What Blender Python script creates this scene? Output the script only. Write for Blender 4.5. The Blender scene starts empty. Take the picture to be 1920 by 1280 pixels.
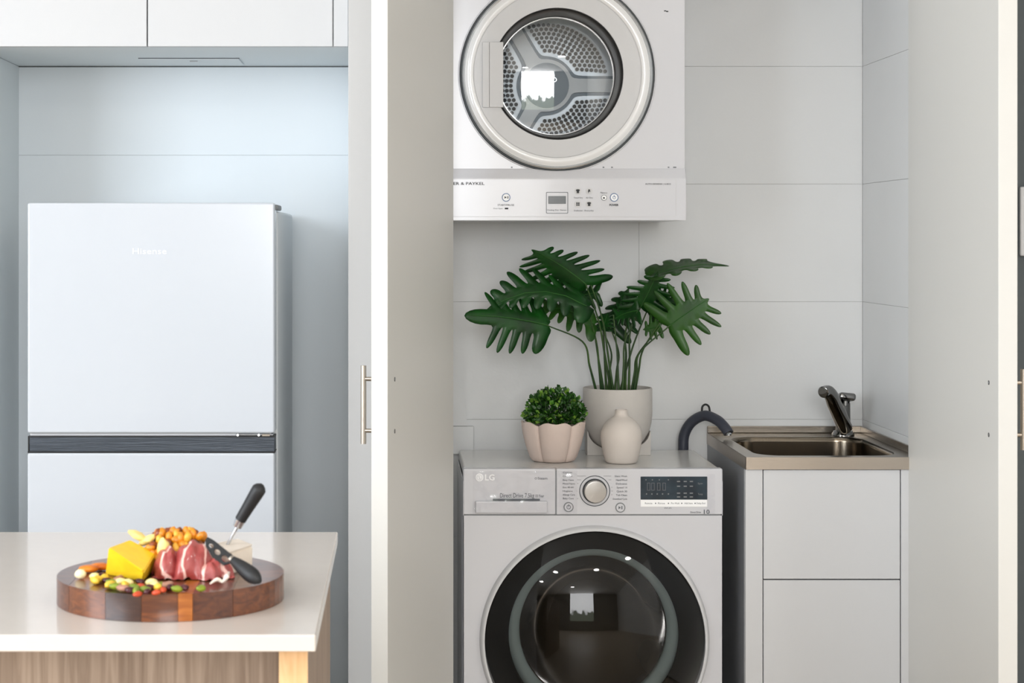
import bpy, bmesh, math, random
from mathutils import Vector, Matrix
C = bpy.context.scene
COL = C.collection
pi = math.pi
R = random.Random(7)

# ------------------------------------------------------------------ camera, world, light, exposure
F, CX, CY, H = 3400.0, 750.0, 449.0, 1.381     # focal length in pixels, vanishing point of the depth axis, eye height
cam = bpy.data.cameras.new('camera'); camo = bpy.data.objects.new('camera', cam); COL.objects.link(camo)
camo.location = (0, 0, H); camo.rotation_euler = (pi/2, 0, 0)
cam.sensor_width = 36; cam.sensor_fit = 'HORIZONTAL'; cam.lens = F*36/1920
cam.shift_x = (960-CX)/1920; cam.shift_y = -(640-CY)/1920
cam.dof.use_dof = True; cam.dof.focus_distance = 4.2; cam.dof.aperture_fstop = 11
C.camera = camo
w = bpy.data.worlds.new('world'); C.world = w; w.use_nodes = True
bg = w.node_tree.nodes['Background']; bg.inputs[0].default_value = (0.80, 0.88, 1.0, 1); bg.inputs[1].default_value = 0.6

def area(name, loc, aim, sx, sy, power, col):
    l = bpy.data.lights.new(name, 'AREA'); l.shape = 'RECTANGLE'; l.size = sx; l.size_y = sy
    l.energy = power; l.color = col
    o = bpy.data.objects.new(name, l); COL.objects.link(o); o.location = loc
    o.rotation_euler = (Vector(aim)-Vector(loc)).to_track_quat('-Z', 'Y').to_euler()
    return o
wl = area('window_daylight', (0.10, -3.35, 1.75), (0.10, 4, 1.75), 1.7, 2.1, 105, (1.0, 0.985, 0.985))
area('side_window_daylight', (-3.0, 0.6, 1.75), (3.0, 1.4, 1.6), 2.6, 1.9, 130, (0.82, 0.905, 1.0))
for x_, y_ in ((-.9, .2), (.9, .3), (2.0, 1.3), (-2.0, -.8), (-.4, -1.9)):  # added fill lamps on the ceiling, no such fittings known in this room
    dl = area('added_ceiling_fill', (x_, y_, 2.69), (x_, y_, 0), .22, .22, 9.5, (1.0, 0.97, 0.93)); dl.data.shape = 'DISK'
wl.data.use_nodes = True; nt = wl.data.node_tree; em = nt.nodes['Emission']      # bright sky over trees seen through the window
geo = nt.nodes.new('ShaderNodeNewGeometry'); sx = nt.nodes.new('ShaderNodeSeparateXYZ'); nz_ = nt.nodes.new('ShaderNodeTexNoise'); nz_.inputs['Scale'].default_value = 5; nz_.inputs['Detail'].default_value = 6
ma = nt.nodes.new('ShaderNodeMath'); ma.operation = 'MULTIPLY_ADD'; ma.inputs[1].default_value = .75; cr = nt.nodes.new('ShaderNodeValToRGB')
nt.links.new(geo.outputs['Parametric'], sx.inputs[0]); nt.links.new(geo.outputs['Parametric'], nz_.inputs['Vector']); nt.links.new(nz_.outputs['Fac'], ma.inputs[0]); nt.links.new(sx.outputs['Y'], ma.inputs[2])
cr.color_ramp.elements[0].position = .60; cr.color_ramp.elements[0].color = (.10, .12, .09, 1); cr.color_ramp.elements[1].position = .74; cr.color_ramp.elements[1].color = (1.35, 1.38, 1.4, 1)
nt.links.new(ma.outputs[0], cr.inputs[0]); nt.links.new(cr.outputs[0], em.inputs['Color'])
C.view_settings.view_transform = 'Standard'; C.view_settings.look = 'None'
C.view_settings.gamma = 1; C.view_settings.use_curve_mapping = False
C.view_settings.exposure = 0.27

# ------------------------------------------------------------------ helpers
def X(px, Y): return (px-CX)*Y/F
def Z(py, Y): return H-(py-CY)*Y/F
def P(px, py, Y): return Vector((X(px, Y), Y, Z(py, Y)))
def on(px, py, z):                     # point of the picture that lies at height z
    Y = F*(H-z)/(py-CY); return Vector((X(px, Y), Y, z))
def lin(c):
    return tuple(((v/255)/12.92 if v/255 <= .04045 else ((v/255+.055)/1.055)**2.4) for v in c)+(1,)

def mat(name, rgb, rough=.5, metal=0, noise=0, nscale=8, bump=0, bscale=60, spec=.5, coat=0, aniso_stretch=None, rgb2=None):
    m = bpy.data.materials.new(name); m.use_nodes = True; nt = m.node_tree; b = nt.nodes['Principled BSDF']
    c = lin(rgb); b.inputs['Base Color'].default_value = c
    b.inputs['Roughness'].default_value = rough; b.inputs['Metallic'].default_value = metal
    b.inputs['Specular IOR Level'].default_value = spec; b.inputs['Coat Weight'].default_value = coat
    b.inputs['Coat Roughness'].default_value = .08
    tc = nt.nodes.new('ShaderNodeTexCoord'); mp = nt.nodes.new('ShaderNodeMapping')
    nt.links.new(tc.outputs['Object'], mp.inputs[0])
    if aniso_stretch: mp.inputs['Scale'].default_value = aniso_stretch
    if noise or rgb2:
        n = nt.nodes.new('ShaderNodeTexNoise'); n.inputs['Scale'].default_value = nscale; n.inputs['Detail'].default_value = 5
        nt.links.new(mp.outputs[0], n.inputs['Vector'])
        r = nt.nodes.new('ShaderNodeValToRGB'); r.color_ramp.elements[0].position = .32; r.color_ramp.elements[1].position = .68
        d = lin(rgb2) if rgb2 else tuple(v*(1-noise) for v in c[:3])+(1,)
        r.color_ramp.elements[0].color = d; r.color_ramp.elements[1].color = c
        nt.links.new(n.outputs['Fac'], r.inputs[0]); nt.links.new(r.outputs[0], b.inputs['Base Color'])
    if bump:
        n2 = nt.nodes.new('ShaderNodeTexNoise'); n2.inputs['Scale'].default_value = bscale; n2.inputs['Detail'].default_value = 3
        nt.links.new(mp.outputs[0], n2.inputs['Vector'])
        bp = nt.nodes.new('ShaderNodeBump'); bp.inputs['Strength'].default_value = bump; bp.inputs['Distance'].default_value = .002
        nt.links.new(n2.outputs['Fac'], bp.inputs['Height']); nt.links.new(bp.outputs[0], b.inputs['Normal'])
    return m

def glass(name, tint, rough=.02, ior=1.45, bump=0, bscale=20):
    m = bpy.data.materials.new(name); m.use_nodes = True; nt = m.node_tree
    nt.nodes.remove(nt.nodes['Principled BSDF']); out = nt.nodes['Material Output']
    t = nt.nodes.new('ShaderNodeBsdfTransparent'); t.inputs[0].default_value = tint+(1,)
    g = nt.nodes.new('ShaderNodeBsdfGlossy'); g.inputs['Roughness'].default_value = rough
    f = nt.nodes.new('ShaderNodeFresnel'); f.inputs[0].default_value = ior
    mx = nt.nodes.new('ShaderNodeMixShader')
    nt.links.new(f.outputs[0], mx.inputs[0]); nt.links.new(t.outputs[0], mx.inputs[1]); nt.links.new(g.outputs[0], mx.inputs[2])
    nt.links.new(mx.outputs[0], out.inputs[0])
    if bump:
        n = nt.nodes.new('ShaderNodeTexNoise'); n.inputs['Scale'].default_value = bscale; n.inputs['Detail'].default_value = 2
        tc = nt.nodes.new('ShaderNodeTexCoord'); nt.links.new(tc.outputs['Object'], n.inputs['Vector'])
        bp = nt.nodes.new('ShaderNodeBump'); bp.inputs['Strength'].default_value = bump; bp.inputs['Distance'].default_value = .01
        nt.links.new(n.outputs['Fac'], bp.inputs['Height'])
        nt.links.new(bp.outputs[0], g.inputs['Normal']); nt.links.new(bp.outputs[0], f.inputs['Normal'])
    return m

def wood(name, a, b_, scale=(1, 1, 1), rough=.4, wscale=6, dist=4, coat=0, bands='X'):
    m = bpy.data.materials.new(name); m.use_nodes = True; nt = m.node_tree; b = nt.nodes['Principled BSDF']
    b.inputs['Roughness'].default_value = rough; b.inputs['Coat Weight'].default_value = coat; b.inputs['Coat Roughness'].default_value = .15
    tc = nt.nodes.new('ShaderNodeTexCoord'); mp = nt.nodes.new('ShaderNodeMapping'); mp.inputs['Scale'].default_value = scale
    nt.links.new(tc.outputs['Object'], mp.inputs[0])
    n = nt.nodes.new('ShaderNodeTexNoise'); n.inputs['Scale'].default_value = wscale; n.inputs['Detail'].default_value = 6
    n.inputs['Distortion'].default_value = dist*.3
    nt.links.new(mp.outputs[0], n.inputs['Vector'])
    r = nt.nodes.new('ShaderNodeValToRGB'); r.color_ramp.elements[0].color = lin(a); r.color_ramp.elements[1].color = lin(b_)
    r.color_ramp.elements[0].position = .35; r.color_ramp.elements[1].position = .65
    nt.links.new(n.outputs['Fac'], r.inputs[0]); nt.links.new(r.outputs[0], b.inputs['Base Color'])
    return m

def obj(name, bm, m, parent=None, smooth=False, kind=None, label=None):
    me = bpy.data.meshes.new(name)
    if isinstance(bm, bmesh.types.BMesh):
        bmesh.ops.recalc_face_normals(bm, faces=bm.faces); bm.to_mesh(me); bm.free()
    else: me = bm
    if isinstance(m, (list, tuple)):
        for q in m: me.materials.append(q)
    elif m is not None:
        me.materials.clear(); me.materials.append(m)
    if smooth:
        for p in me.polygons: p.use_smooth = True
        try: me.set_sharp_from_angle(angle=math.radians(smooth if smooth is not True else 40))
        except Exception: pass
    o = bpy.data.objects.new(name, me); COL.objects.link(o)
    if parent is not None:
        o.parent = parent; o.matrix_parent_inverse = parent.matrix_basis.inverted()
    if smooth == 40:
        wn = o.modifiers.new('weighted', 'WEIGHTED_NORMAL'); wn.weight = 100; wn.keep_sharp = True
    if kind: o['kind'] = kind
    if label: o['label'] = label
    return o
def tag(o, label, cat, group=None):
    o['label'] = label; o['category'] = cat
    if group: o['group'] = group
    return o
def thing(name, loc, label, cat, group=None):
    o = bpy.data.objects.new(name, None); COL.objects.link(o); o.location = loc; o.empty_display_size = .05
    return tag(o, label, cat, group)
def struct(name, bm, m, **k):
    return obj(name, bm, m, kind='structure', **k)
NB = bmesh.new
def box(bm, x0, x1, y0, y1, z0, z1, bev=0, seg=2, M=None):
    g = bmesh.ops.create_cube(bm, size=1)['verts']
    for v in g:
        v.co = Vector((x0+(v.co.x+.5)*(x1-x0), y0+(v.co.y+.5)*(y1-y0), z0+(v.co.z+.5)*(z1-z0)))
    vs = list(g)
    if bev:
        es = list({e for v in g for e in v.link_edges})
        r = bmesh.ops.bevel(bm, geom=es, offset=bev, segments=seg, affect='EDGES', profile=.5)
        vs = list({v for f in r['faces'] for v in f.verts} | {v for v in g if v.is_valid})
    if M is not None:
        for v in vs: v.co = M @ v.co
    return bm
def bx(*a, **k): return box(NB(), *a, **k)
def lathe(bm, prof, c, seg=48, axis='Z', rf=None, zf=None, cap0=False, cap1=False):
    rings = []
    for r, h in prof:
        ring = []
        for i in range(seg):
            t = 2*pi*i/seg; rr = r*(rf(t, h) if rf else 1); hh = h+(zf(t, h) if zf else 0)
            if axis == 'Z': co = (c[0]+rr*math.cos(t), c[1]+rr*math.sin(t), c[2]+hh)
            else: co = (c[0]+rr*math.cos(t), c[1]+hh, c[2]+rr*math.sin(t))
            ring.append(bm.verts.new(co))
        rings.append(ring)
    for a, b in zip(rings, rings[1:]):
        for i in range(seg):
            j = (i+1) % seg; bm.faces.new((a[i], a[j], b[j], b[i]))
    if cap0: bm.faces.new(rings[0])
    if cap1: bm.faces.new(rings[-1])
    return bm
def spline(pts, n):
    pts = [Vector(p) for p in pts]; out = []
    q = [pts[0]*2-pts[1]]+pts+[pts[-1]*2-pts[-2]]
    for i in range(1, len(q)-2):
        for k in range(n):
            t = k/n; a, b, c, d = q[i-1], q[i], q[i+1], q[i+2]
            out.append(.5*((2*b)+(c-a)*t+(2*a-5*b+4*c-d)*t*t+(3*b-a-3*c+d)*t**3))
    return out+[pts[-1]]
def tube(bm, pts, rad, seg=10, cap=True):
    pts = [Vector(p) for p in pts]; n = len(pts); rings = []
    rads = rad if isinstance(rad, (list, tuple)) else [rad]*n
    if len(rads) != n:
        rr = [];
        for i in range(n):
            t = i/(n-1)*(len(rads)-1); k = min(int(t), len(rads)-2); rr.append(rads[k]+(rads[k+1]-rads[k])*(t-k))
        rads = rr
    up = None
    for i, p in enumerate(pts):
        d = (pts[min(i+1, n-1)]-pts[max(i-1, 0)]).normalized()
        if up is None: up = Vector((0, 0, 1)) if abs(d.z) < .9 else Vector((1, 0, 0))
        s = d.cross(up).normalized(); up = s.cross(d).normalized()
        rings.append([bm.verts.new(p+(s*math.cos(2*pi*k/seg)+up*math.sin(2*pi*k/seg))*rads[i]) for k in range(seg)])
    for a, b in zip(rings, rings[1:]):
        for i in range(seg):
            j = (i+1) % seg; bm.faces.new((a[i], a[j], b[j], b[i]))
    if cap: bm.faces.new(rings[0]); bm.faces.new(rings[-1])
    return bm
def prism(bm, poly, lo, hi, axis='Z'):
    def co(p, h):
        return (p[0], p[1], h) if axis == 'Z' else ((p[0], h, p[1]) if axis == 'Y' else (h, p[0], p[1]))
    a = [bm.verts.new(co(p, lo)) for p in poly]; b = [bm.verts.new(co(p, hi)) for p in poly]
    n = len(poly); bm.faces.new(a); bm.faces.new(b[::-1])
    for i in range(n): bm.faces.new((a[i], a[(i+1) % n], b[(i+1) % n], b[i]))
    return bm
def disc(bm, c, r, y0, y1, seg=24):    # short cylinder facing the viewer
    return lathe(bm, [(r, y0), (r, y1)], (c[0], 0, c[1]), seg, 'Y', cap0=True, cap1=True)
def ringY(bm, c, r0, r1, y0, y1, seg=48):
    return lathe(bm, [(r0, y0), (r1, y0), (r1, y1), (r0, y1), (r0, y0)], (c[0], 0, c[1]), seg, 'Y')
def rrect(x0, x1, z0, z1, r, n=6):
    out = []
    for cx, cz, a in ((x1-r, z1-r, 0), (x0+r, z1-r, pi/2), (x0+r, z0+r, pi), (x1-r, z0+r, 1.5*pi)):
        out += [(cx+r*math.cos(a+pi/2*k/n), cz+r*math.sin(a+pi/2*k/n)) for k in range(n+1)]
    return out
def frame_line(bm, poly, w_, y0, y1):  # a thin raised outline around a polygon in XZ
    n = len(poly); cx = sum(p[0] for p in poly)/n; cz = sum(p[1] for p in poly)/n
    def ins(p):
        d = Vector((cx-p[0], cz-p[1])); s = Vector((math.copysign(1, d.x), math.copysign(1, d.y)))
        return (p[0]+s.x*w_, p[1]+s.y*w_)
    inn = [ins(p) for p in poly]
    a = [bm.verts.new((p[0], y0, p[1])) for p in poly]; b = [bm.verts.new((p[0], y0, p[1])) for p in inn]
    a2 = [bm.verts.new((p[0], y1, p[1])) for p in poly]; b2 = [bm.verts.new((p[0], y1, p[1])) for p in inn]
    for i in range(n):
        j = (i+1) % n
        bm.faces.new((a[i], a[j], b[j], b[i])); bm.faces.new((a[i], a2[i], a2[j], a[j])); bm.faces.new((b[i], b[j], b2[j], b2[i]))
    return bm
def text_into(bm, s, px, py, caph, Y, align='LEFT', wide=None, yoff=.0006, bold=0):
    """lettering lying on the plane Y, baseline at py, capital height caph (picture pixels), optional total width"""
    cu = bpy.data.curves.new('t', 'FONT'); cu.body = s; cu.size = caph/.7*Y/F; cu.align_x = align; cu.extrude = .0002
    cu.offset = bold; cu.resolution_u = 2
    o = bpy.data.objects.new('t', cu); COL.objects.link(o)
    bpy.context.view_layer.update()
    me = bpy.data.meshes.new_from_object(o.evaluated_get(bpy.context.evaluated_depsgraph_get()))
    bpy.data.objects.remove(o); bpy.data.curves.remove(cu)
    k = 1
    if wide and len(me.vertices):
        xs = [v.co.x for v in me.vertices]; k = wide*Y/F/max(1e-6, max(xs)-min(xs))
    M = Matrix.Translation((X(px, Y), Y-yoff, Z(py, Y))) @ Matrix.Rotation(pi/2, 4, 'X') @ Matrix.Diagonal((k, 1, 1, 1))
    me.transform(M); bm.from_mesh(me); bpy.data.meshes.remove(me)
    return bm
def copy_part(o, parent=None):
    c = o.copy(); COL.objects.link(c)
    if parent is not None: c.parent = parent
    return c

# ------------------------------------------------------------------ materials
cabinet_white = mat('cabinet_white', (205, 205, 206), .42, bump=.05, bscale=400)
panel_white = mat('panel_white', (200, 198, 196), .5, bump=.08, bscale=350)
door_white = mat('door_white', (212, 210, 205), .45, bump=.05, bscale=260)
tile_white = mat('tile_white', (229, 230, 230), .38, noise=.02, nscale=5, bump=.12, bscale=120)
grout = mat('grout', (206, 206, 204), .9, noise=.1, nscale=60)
alcove_white = mat('alcove_white', (226, 232, 236), .5, bump=.05, bscale=300)
gable_white = mat('gable_white', (226, 231, 232), .5, bump=.1, bscale=300)
appliance_white = mat('appliance_white', (205, 205, 209), .28, bump=.03, bscale=500, coat=.3)
fridge_white = mat('fridge_white', (202, 206, 212), .22, bump=.02, bscale=300, coat=.4)
fridge_side = mat('fridge_side', (226, 229, 231), .5, bump=.2, bscale=500)
stone_white = mat('stone_white', (208, 198, 189), .10, noise=.02, nscale=30, spec=.6)
oak = wood('oak', (214, 168, 118), (228, 188, 140), (12, 1, 1), .5)
laminate = wood('laminate', (134, 114, 97), (170, 150, 132), (26, 26, 1.2), .5, wscale=3)
steel = mat('steel', (168, 160, 150), .24, 1, bump=.1, bscale=30, aniso_stretch=(1, 20, 20))
steel_brushed = mat('steel_brushed', (176, 166, 155), .3, 1, bump=.15, bscale=40, aniso_stretch=(1, 30, 30))
chrome = mat('chrome', (140, 139, 137), .06, 1, bump=.01)
nickel = mat('nickel', (186, 176, 164), .3, 1, bump=.1, bscale=80, aniso_stretch=(30, 30, 1))
dark_metal = mat('dark_metal', (78, 84, 92), .35, .6, bump=.3, bscale=20, aniso_stretch=(1, 20, 30), noise=.35, nscale=8)
black = mat('black_plastic', (16, 16, 17), .4, bump=.05, bscale=300)
rubber = mat('rubber', (22, 22, 24), .55, bump=.1, bscale=200)
mid_grey = mat('mid_grey', (120, 124, 126), .5, bump=.05)
print_grey = mat('print_grey', (96, 100, 106), .6, noise=.05)
print_dark = mat('print_dark', (40, 42, 46), .6, noise=.05)
print_blue = mat('print_blue', (92, 118, 158), .5, noise=.05)
print_white = mat('print_white', (250, 250, 250), .35, noise=.02)
silver_print = mat('silver_print', (246, 248, 250), .25, .2, noise=.02)
soft_grey = mat('soft_grey', (204, 204, 205), .5, bump=.05, bscale=300)
bright_ring = mat('bright_ring', (236, 236, 236), .1, .0, bump=.01, coat=.8)
silver = mat('silver', (200, 203, 206), .2, .85, bump=.02)
drum_metal = mat('drum_metal', (205, 212, 218), .38, .35, bump=.05, bscale=100)
drum_light = mat('drum_light', (226, 230, 233), .45, .1, bump=.03)
drum_grey = mat('drum_grey', (112, 124, 134), .45, .3, bump=.03)
hole_dark = mat('hole_dark', (58, 63, 68), .6, noise=.1)
clear_glass = glass('clear_glass', (.95, .97, .98), .01, 2.1)
dark_glass = glass('dark_glass', (.46, .45, .44), .02, 1.42)
bowl_glass = glass('bowl_glass', (.62, .58, .50), .08, 1.2)
mask_black = mat('mask_black', (9, 9, 9), .6, spec=.1, noise=.1)
film = glass('film', (.97, .97, .98), .06, 1.5, bump=1.0, bscale=14)
gasket_grey = mat('gasket_grey', (186, 208, 210), .5, bump=.1)
wash_drum = mat('wash_drum', (70, 66, 58), .35, .6, bump=.3, bscale=60, noise=.3, nscale=12)
screen_dark = mat('screen_dark', (24, 38, 50), .12, 0, noise=.5, nscale=30, rgb2=(44, 62, 74))
hose_grey = mat('hose_grey', (62, 65, 76), .42, bump=.1, bscale=200)
ceramic_pink = mat('ceramic_pink', (214, 196, 186), .6, noise=.04, nscale=30, bump=.15, bscale=200)
ceramic_cream = mat('ceramic_cream', (216, 207, 199), .55, noise=.03, nscale=30, bump=.15, bscale=220)
ceramic_grey = mat('ceramic_grey', (206, 201, 195), .65, noise=.04, nscale=25, bump=.25, bscale=260)
soil = mat('soil', (58, 46, 38), .95, noise=.5, nscale=60, bump=.8, bscale=90)
leaf_green = mat('leaf_green', (16, 72, 16), .33, noise=.3, nscale=18, bump=.15, bscale=60, rgb2=(8, 42, 9), spec=.35)
leaf_olive = mat('leaf_olive', (40, 88, 16), .4, noise=.3, nscale=18, bump=.15, bscale=60, rgb2=(30, 66, 18))
rib_green = mat('rib_green', (44, 96, 34), .45, noise=.2, nscale=30)
stem_green = mat('stem_green', (62, 92, 38), .45, noise=.3, nscale=14, rgb2=(28, 58, 24))
box_green = mat('box_green', (46, 96, 22), .38, rgb2=(10, 40, 8), nscale=70)
box_light = mat('box_light', (130, 164, 66), .35, rgb2=(70, 128, 36), nscale=60)
paint_white = mat('paint_white', (236, 235, 232), .7, bump=.05, bscale=200)
wall_dark_grey = mat('wall_dark_grey', (84, 90, 92), .7, noise=.05, bump=.05, bscale=200)  # even dark grey for the wall right of the laundry
floor_wood = wood('floor_wood', (176, 160, 142), (204, 190, 172), (2, 14, 1), .4, wscale=3)

# ------------------------------------------------------------------ the setting
YW = F/730                      # back wall of laundry and alcove
YF = F/820                      # joinery front
ZT = 2.70
struct('floor', bx(-3.2, 2.8, -3.5, YW+.15, -.1, 0), floor_wood)
struct('ceiling', bx(-3.2, 2.8, -3.5, YW+.15, ZT, ZT+.1), paint_white)
struct('wall_kitchen_left', bx(-3.3, -3.2, -3.5, YW+.15, 0, ZT), paint_white)
struct('wall_kitchen_right', bx(2.8, 2.9, -3.5, YW+.15, 0, ZT), paint_white)
struct('wall_behind', bx(-3.3, 2.9, -3.6, -3.5, 0, ZT), mat('paint_taupe', (140, 136, 130), .7, noise=.04))
WR = 1.188                      # right side wall of the laundry
wb = struct('wall_back', bx(-1.3, 1.5, YW+.002, YW+.15, 0, ZT), grout)
zs = [1.5235+.302*k for k in range(-5, 4)]
def tiles(parent, cols, fn):
    for a, b in cols:
        for z0 in zs:
            lo, hi = max(z0, .0)+.0004, min(z0+.302, ZT)-.0004
            obj('tile', fn(a+.0004, b-.0004, lo, hi), tile_white, parent)
tiles(wb, [(.055, .6137), (.6137, WR)], lambda a, b, lo, hi: bx(a, b, YW, YW+.0085, lo, hi, .0004, 1))
wr = struct('wall_right', bx(WR+.002, WR+.10, YF+.02, YW+.1, 0, ZT), grout)
tiles(wr, [(YF+.02, YW-.0005)], lambda a, b, lo, hi: bx(WR, WR+.0085, a, b, lo, hi, .0004, 1))
struct('wall_left', bx(-.100, .055, YF+.02, YW+.02, 0, ZT), paint_white)
wd = struct('wall_right_front', bx(WR+.1, 2.8, YF+.02, YF+.12, 0, ZT), wall_dark_grey)
struct('wall_above_doors', bx(.056, WR+.0, YF+.001, YF+.10, 2.13, ZT), paint_white)
struct('trim_right', bx(WR+.0, WR+.1, YF, YF+.02, 0, ZT, .001, 1), panel_white)
# alcove behind the refrigerator
al = struct('wall_alcove', bx(-1.0, -.10, YW+.0, YW+.02, 0, 1.86), mid_grey)
zj = Z(291, YW)
obj('panel', bx(X(36, YW), -.118, YW-.006, YW, 0, zj-.0002, .0004, 1), alcove_white, al)
obj('panel', bx(X(36, YW), -.118, YW-.0055, YW, zj+.0002, 1.823, .0004, 1), alcove_white, al)

# tall panels framing the alcove
t = thing('tall_end_panel', (-.0, YF, 0), 'tall plain white end panel between the refrigerator alcove and the open laundry door', 'panel')
obj('face_board', bx(X(653, YF), .055, YF, YF+.0195, 0, ZT, .0012, 2), panel_white, t)
obj('alcove_side', bx(X(653, YF), -.101, YF+.0205, YW-.008, 0, ZT), gable_white, t)
g = obj('cabinet_gable', bx(X(36, YW)-.018, X(36, YW), YF+.03, YW-.002, 0, 1.8255, .0008, 1), gable_white)
tag(g, 'tall white side gable standing left of the refrigerator under the overhead cupboard', 'panel')

# overhead cupboard
YC = F/813; zc = Z(87, YC)
t = thing('overhead_cupboard', (-.58, YC, zc), 'white handleless overhead cupboard above the refrigerator', 'cupboard')
cs = bmesh.new(); box(cs, -1.05, X(652, YC), YC+.021, YW-.002, zc, zc+.018); box(cs, -1.05, X(652, YC), YC+.021, YW-.002, zc+.019, 2.66)
obj('carcass', cs, gable_white, t)
obj('door', bx(-1.05, X(275, YC), YC, YC+.019, zc, 2.66, .0012, 2), cabinet_white, t)
obj('door', bx(X(277.3, YC), X(623.6, YC), YC, YC+.019, zc, 2.66, .0012, 2), cabinet_white, t)
obj('filler_strip', bx(X(625.6, YC), X(652.6, YC), YC, YC+.019, zc, 2.66, .001, 2), cabinet_white, t)
bm = NB(); x0, x1 = -.640, -.396
box(bm, x0, x1, 4.45, 4.60, zc-.0035, zc-.0005, .001, 1)
v = obj('vent_cover', bm, gable_white, t)
obj('slot', bx(x0-.002, x1+.002, 4.446, 4.449, zc-.002, zc), print_grey, v)
obj('vent_clip', bx(-.52, -.50, 4.48, 4.49, zc-.006, zc-.004, .001, 1), soft_grey, v)

# ------------------------------------------------------------------ laundry doors (folded open)
def slab(p, d, n, L, th, z0, z1):      # p corner, d along the door, n thickness direction
    a = [p, p+d*L, p+d*L+n*th, p+n*th]
    bm = prism(NB(), [(q.x, q.y) for q in a], z0, z1)
    bmesh.ops.bevel(bm, geom=bm.edges[:], offset=.0012, segments=2, affect='EDGES', profile=.5)
    return bm
def laundry_door(name, p0, p1, left, th, tz, zpost, zbar):
    p0, p1 = Vector(p0), Vector(p1); d = (p1-p0).normalized(); L = (p1-p0).length
    n = Vector((-d.y, d.x)) if left else Vector((d.y, -d.x))
    o = struct(name, slab(p0, d, n, L, th, .012, 2.115), door_white)
    q = p0+d*tz+n*th; pr = .030
    h = obj('door_handle', tube(NB(), [(q.x+n.x*pr, q.y+n.y*pr, zbar[0]), (q.x+n.x*pr, q.y+n.y*pr, zbar[1])], .0056, 20), nickel, o, smooth=40)
    for z in zpost:
        obj('handle_post', tube(NB(), [(q.x, q.y, z), (q.x+n.x*pr, q.y+n.y*pr, z)], .0042, 14), nickel, h, smooth=40)
        s = p0+d*tz
        obj('screw_hole', tube(NB(), [(s.x-n.x*.0006, s.y-n.y*.0006, z), (s.x+n.x*.002, s.y+n.y*.002, z)], .0045, 14), print_dark, o)
        obj('screw_cap', tube(NB(), [(s.x-n.x*.0012, s.y-n.y*.0012, z), (s.x+n.x*.002, s.y+n.y*.002, z)], .0028, 12), silver, o)
    return o
d1 = laundry_door('door_1', (X(727, F/980), F/980), (.122, YF-.004), True, .0325, .0625, (1.109, 1.008), (.982, 1.135))
d2 = laundry_door('door_2', (X(1872, F/980), F/980), (1.161, YF-.004), False, .0365, .061, (1.1027, 1.001), (.972, 1.129))

# white plate on the dark wall at the far right
Yp = YF+.02
t = obj('wall_plate', bx(X(1910, Yp), X(1910, Yp)+.12, Yp-.012, Yp-.0005, Z(480, Yp), Z(350, Yp), .004, 3), cabinet_white, smooth=40)
tag(t, 'white wall plate on the dark wall right of the laundry, above a door handle', 'wall plate')
obj('rocker', bx(X(1910, Yp)+.03, X(1910, Yp)+.09, Yp-.014, Yp-.0125, Z(440, Yp), Z(390, Yp), .001, 2), print_white, t)

# ------------------------------------------------------------------ refrigerator
YR = F/850
t = thing('refrigerator', (-.55, YR+.3, 0), 'white two-door refrigerator with a dark handle band, in the alcove behind the bench', 'refrigerator')
xl, xr = X(51, YR), X(515, YR)
obj('body', bx(xl+.002, xr+.002, YR+.075, YW-.03, .03, 1.446, .008, 3), fridge_side, t, smooth=40)
fd = obj('freezer_door', bx(xl, xr, YR, YR+.066, Z(812, YR), Z(380, YR), .005, 3), fridge_white, t, smooth=40)
obj('lower_door', bx(xl, xr, YR, YR+.066, .06, Z(849, YR), .005, 3), fridge_white, t, smooth=40)
obj('door_gasket', bx(xl+.006, xr-.006, YR+.066, YR+.075, .07, Z(383, YR), .001, 1), mid_grey, t)
hb = obj('handle_band', bx(X(53.5, YR), X(514.5, YR), YR+.004, YR+.06, Z(847, YR), Z(818.5, YR), .0015, 2), dark_metal, t, smooth=40)
bm = NB(); box(bm, X(52, YR), X(515, YR), YR+.002, YR+.055, Z(819.6, YR), Z(817.5, YR)); box(bm, X(51.5, YR), X(515.5, YR), YR+.002, YR+.055, Z(849, YR), Z(846.4, YR))
box(bm, X(52, YR), X(54, YR), YR+.002, YR+.055, Z(847, YR), Z(819, YR))
obj('band_edge', bm, black, hb)
obj('middle_rail', bx(xl+.004, xr-.008, YR+.012, YR+.06, Z(817.3, YR), Z(812.6, YR)), soft_grey, t)
hg = obj('middle_hinge', bx(X(442, YR), X(512, YR), YR+.004, YR+.05, Z(817, YR), Z(813.2, YR), .0008, 1), silver, t)
bm = NB(); box(bm, X(491, YR), X(506, YR), YR+.001, YR+.03, Z(818, YR), Z(813.6, YR), .0008, 1)
obj('hinge_cap', bm, nickel, hg)
for px in (445.5, 485): obj('hinge_screw', disc(NB(), (X(px, YR), Z(815.5, YR)), .003, YR+.001, YR+.02, 12), print_white, hg)
obj('hinge_cover', bx(xr-.035, xr+.006, YR+.03, YR+.14, 1.4465, 1.4585, .003, 2), mid_grey, t, smooth=40)
obj('brand_lettering', text_into(NB(), 'Hisense', 247, 476, 11, YR, wide=64), silver_print, fd)

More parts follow.
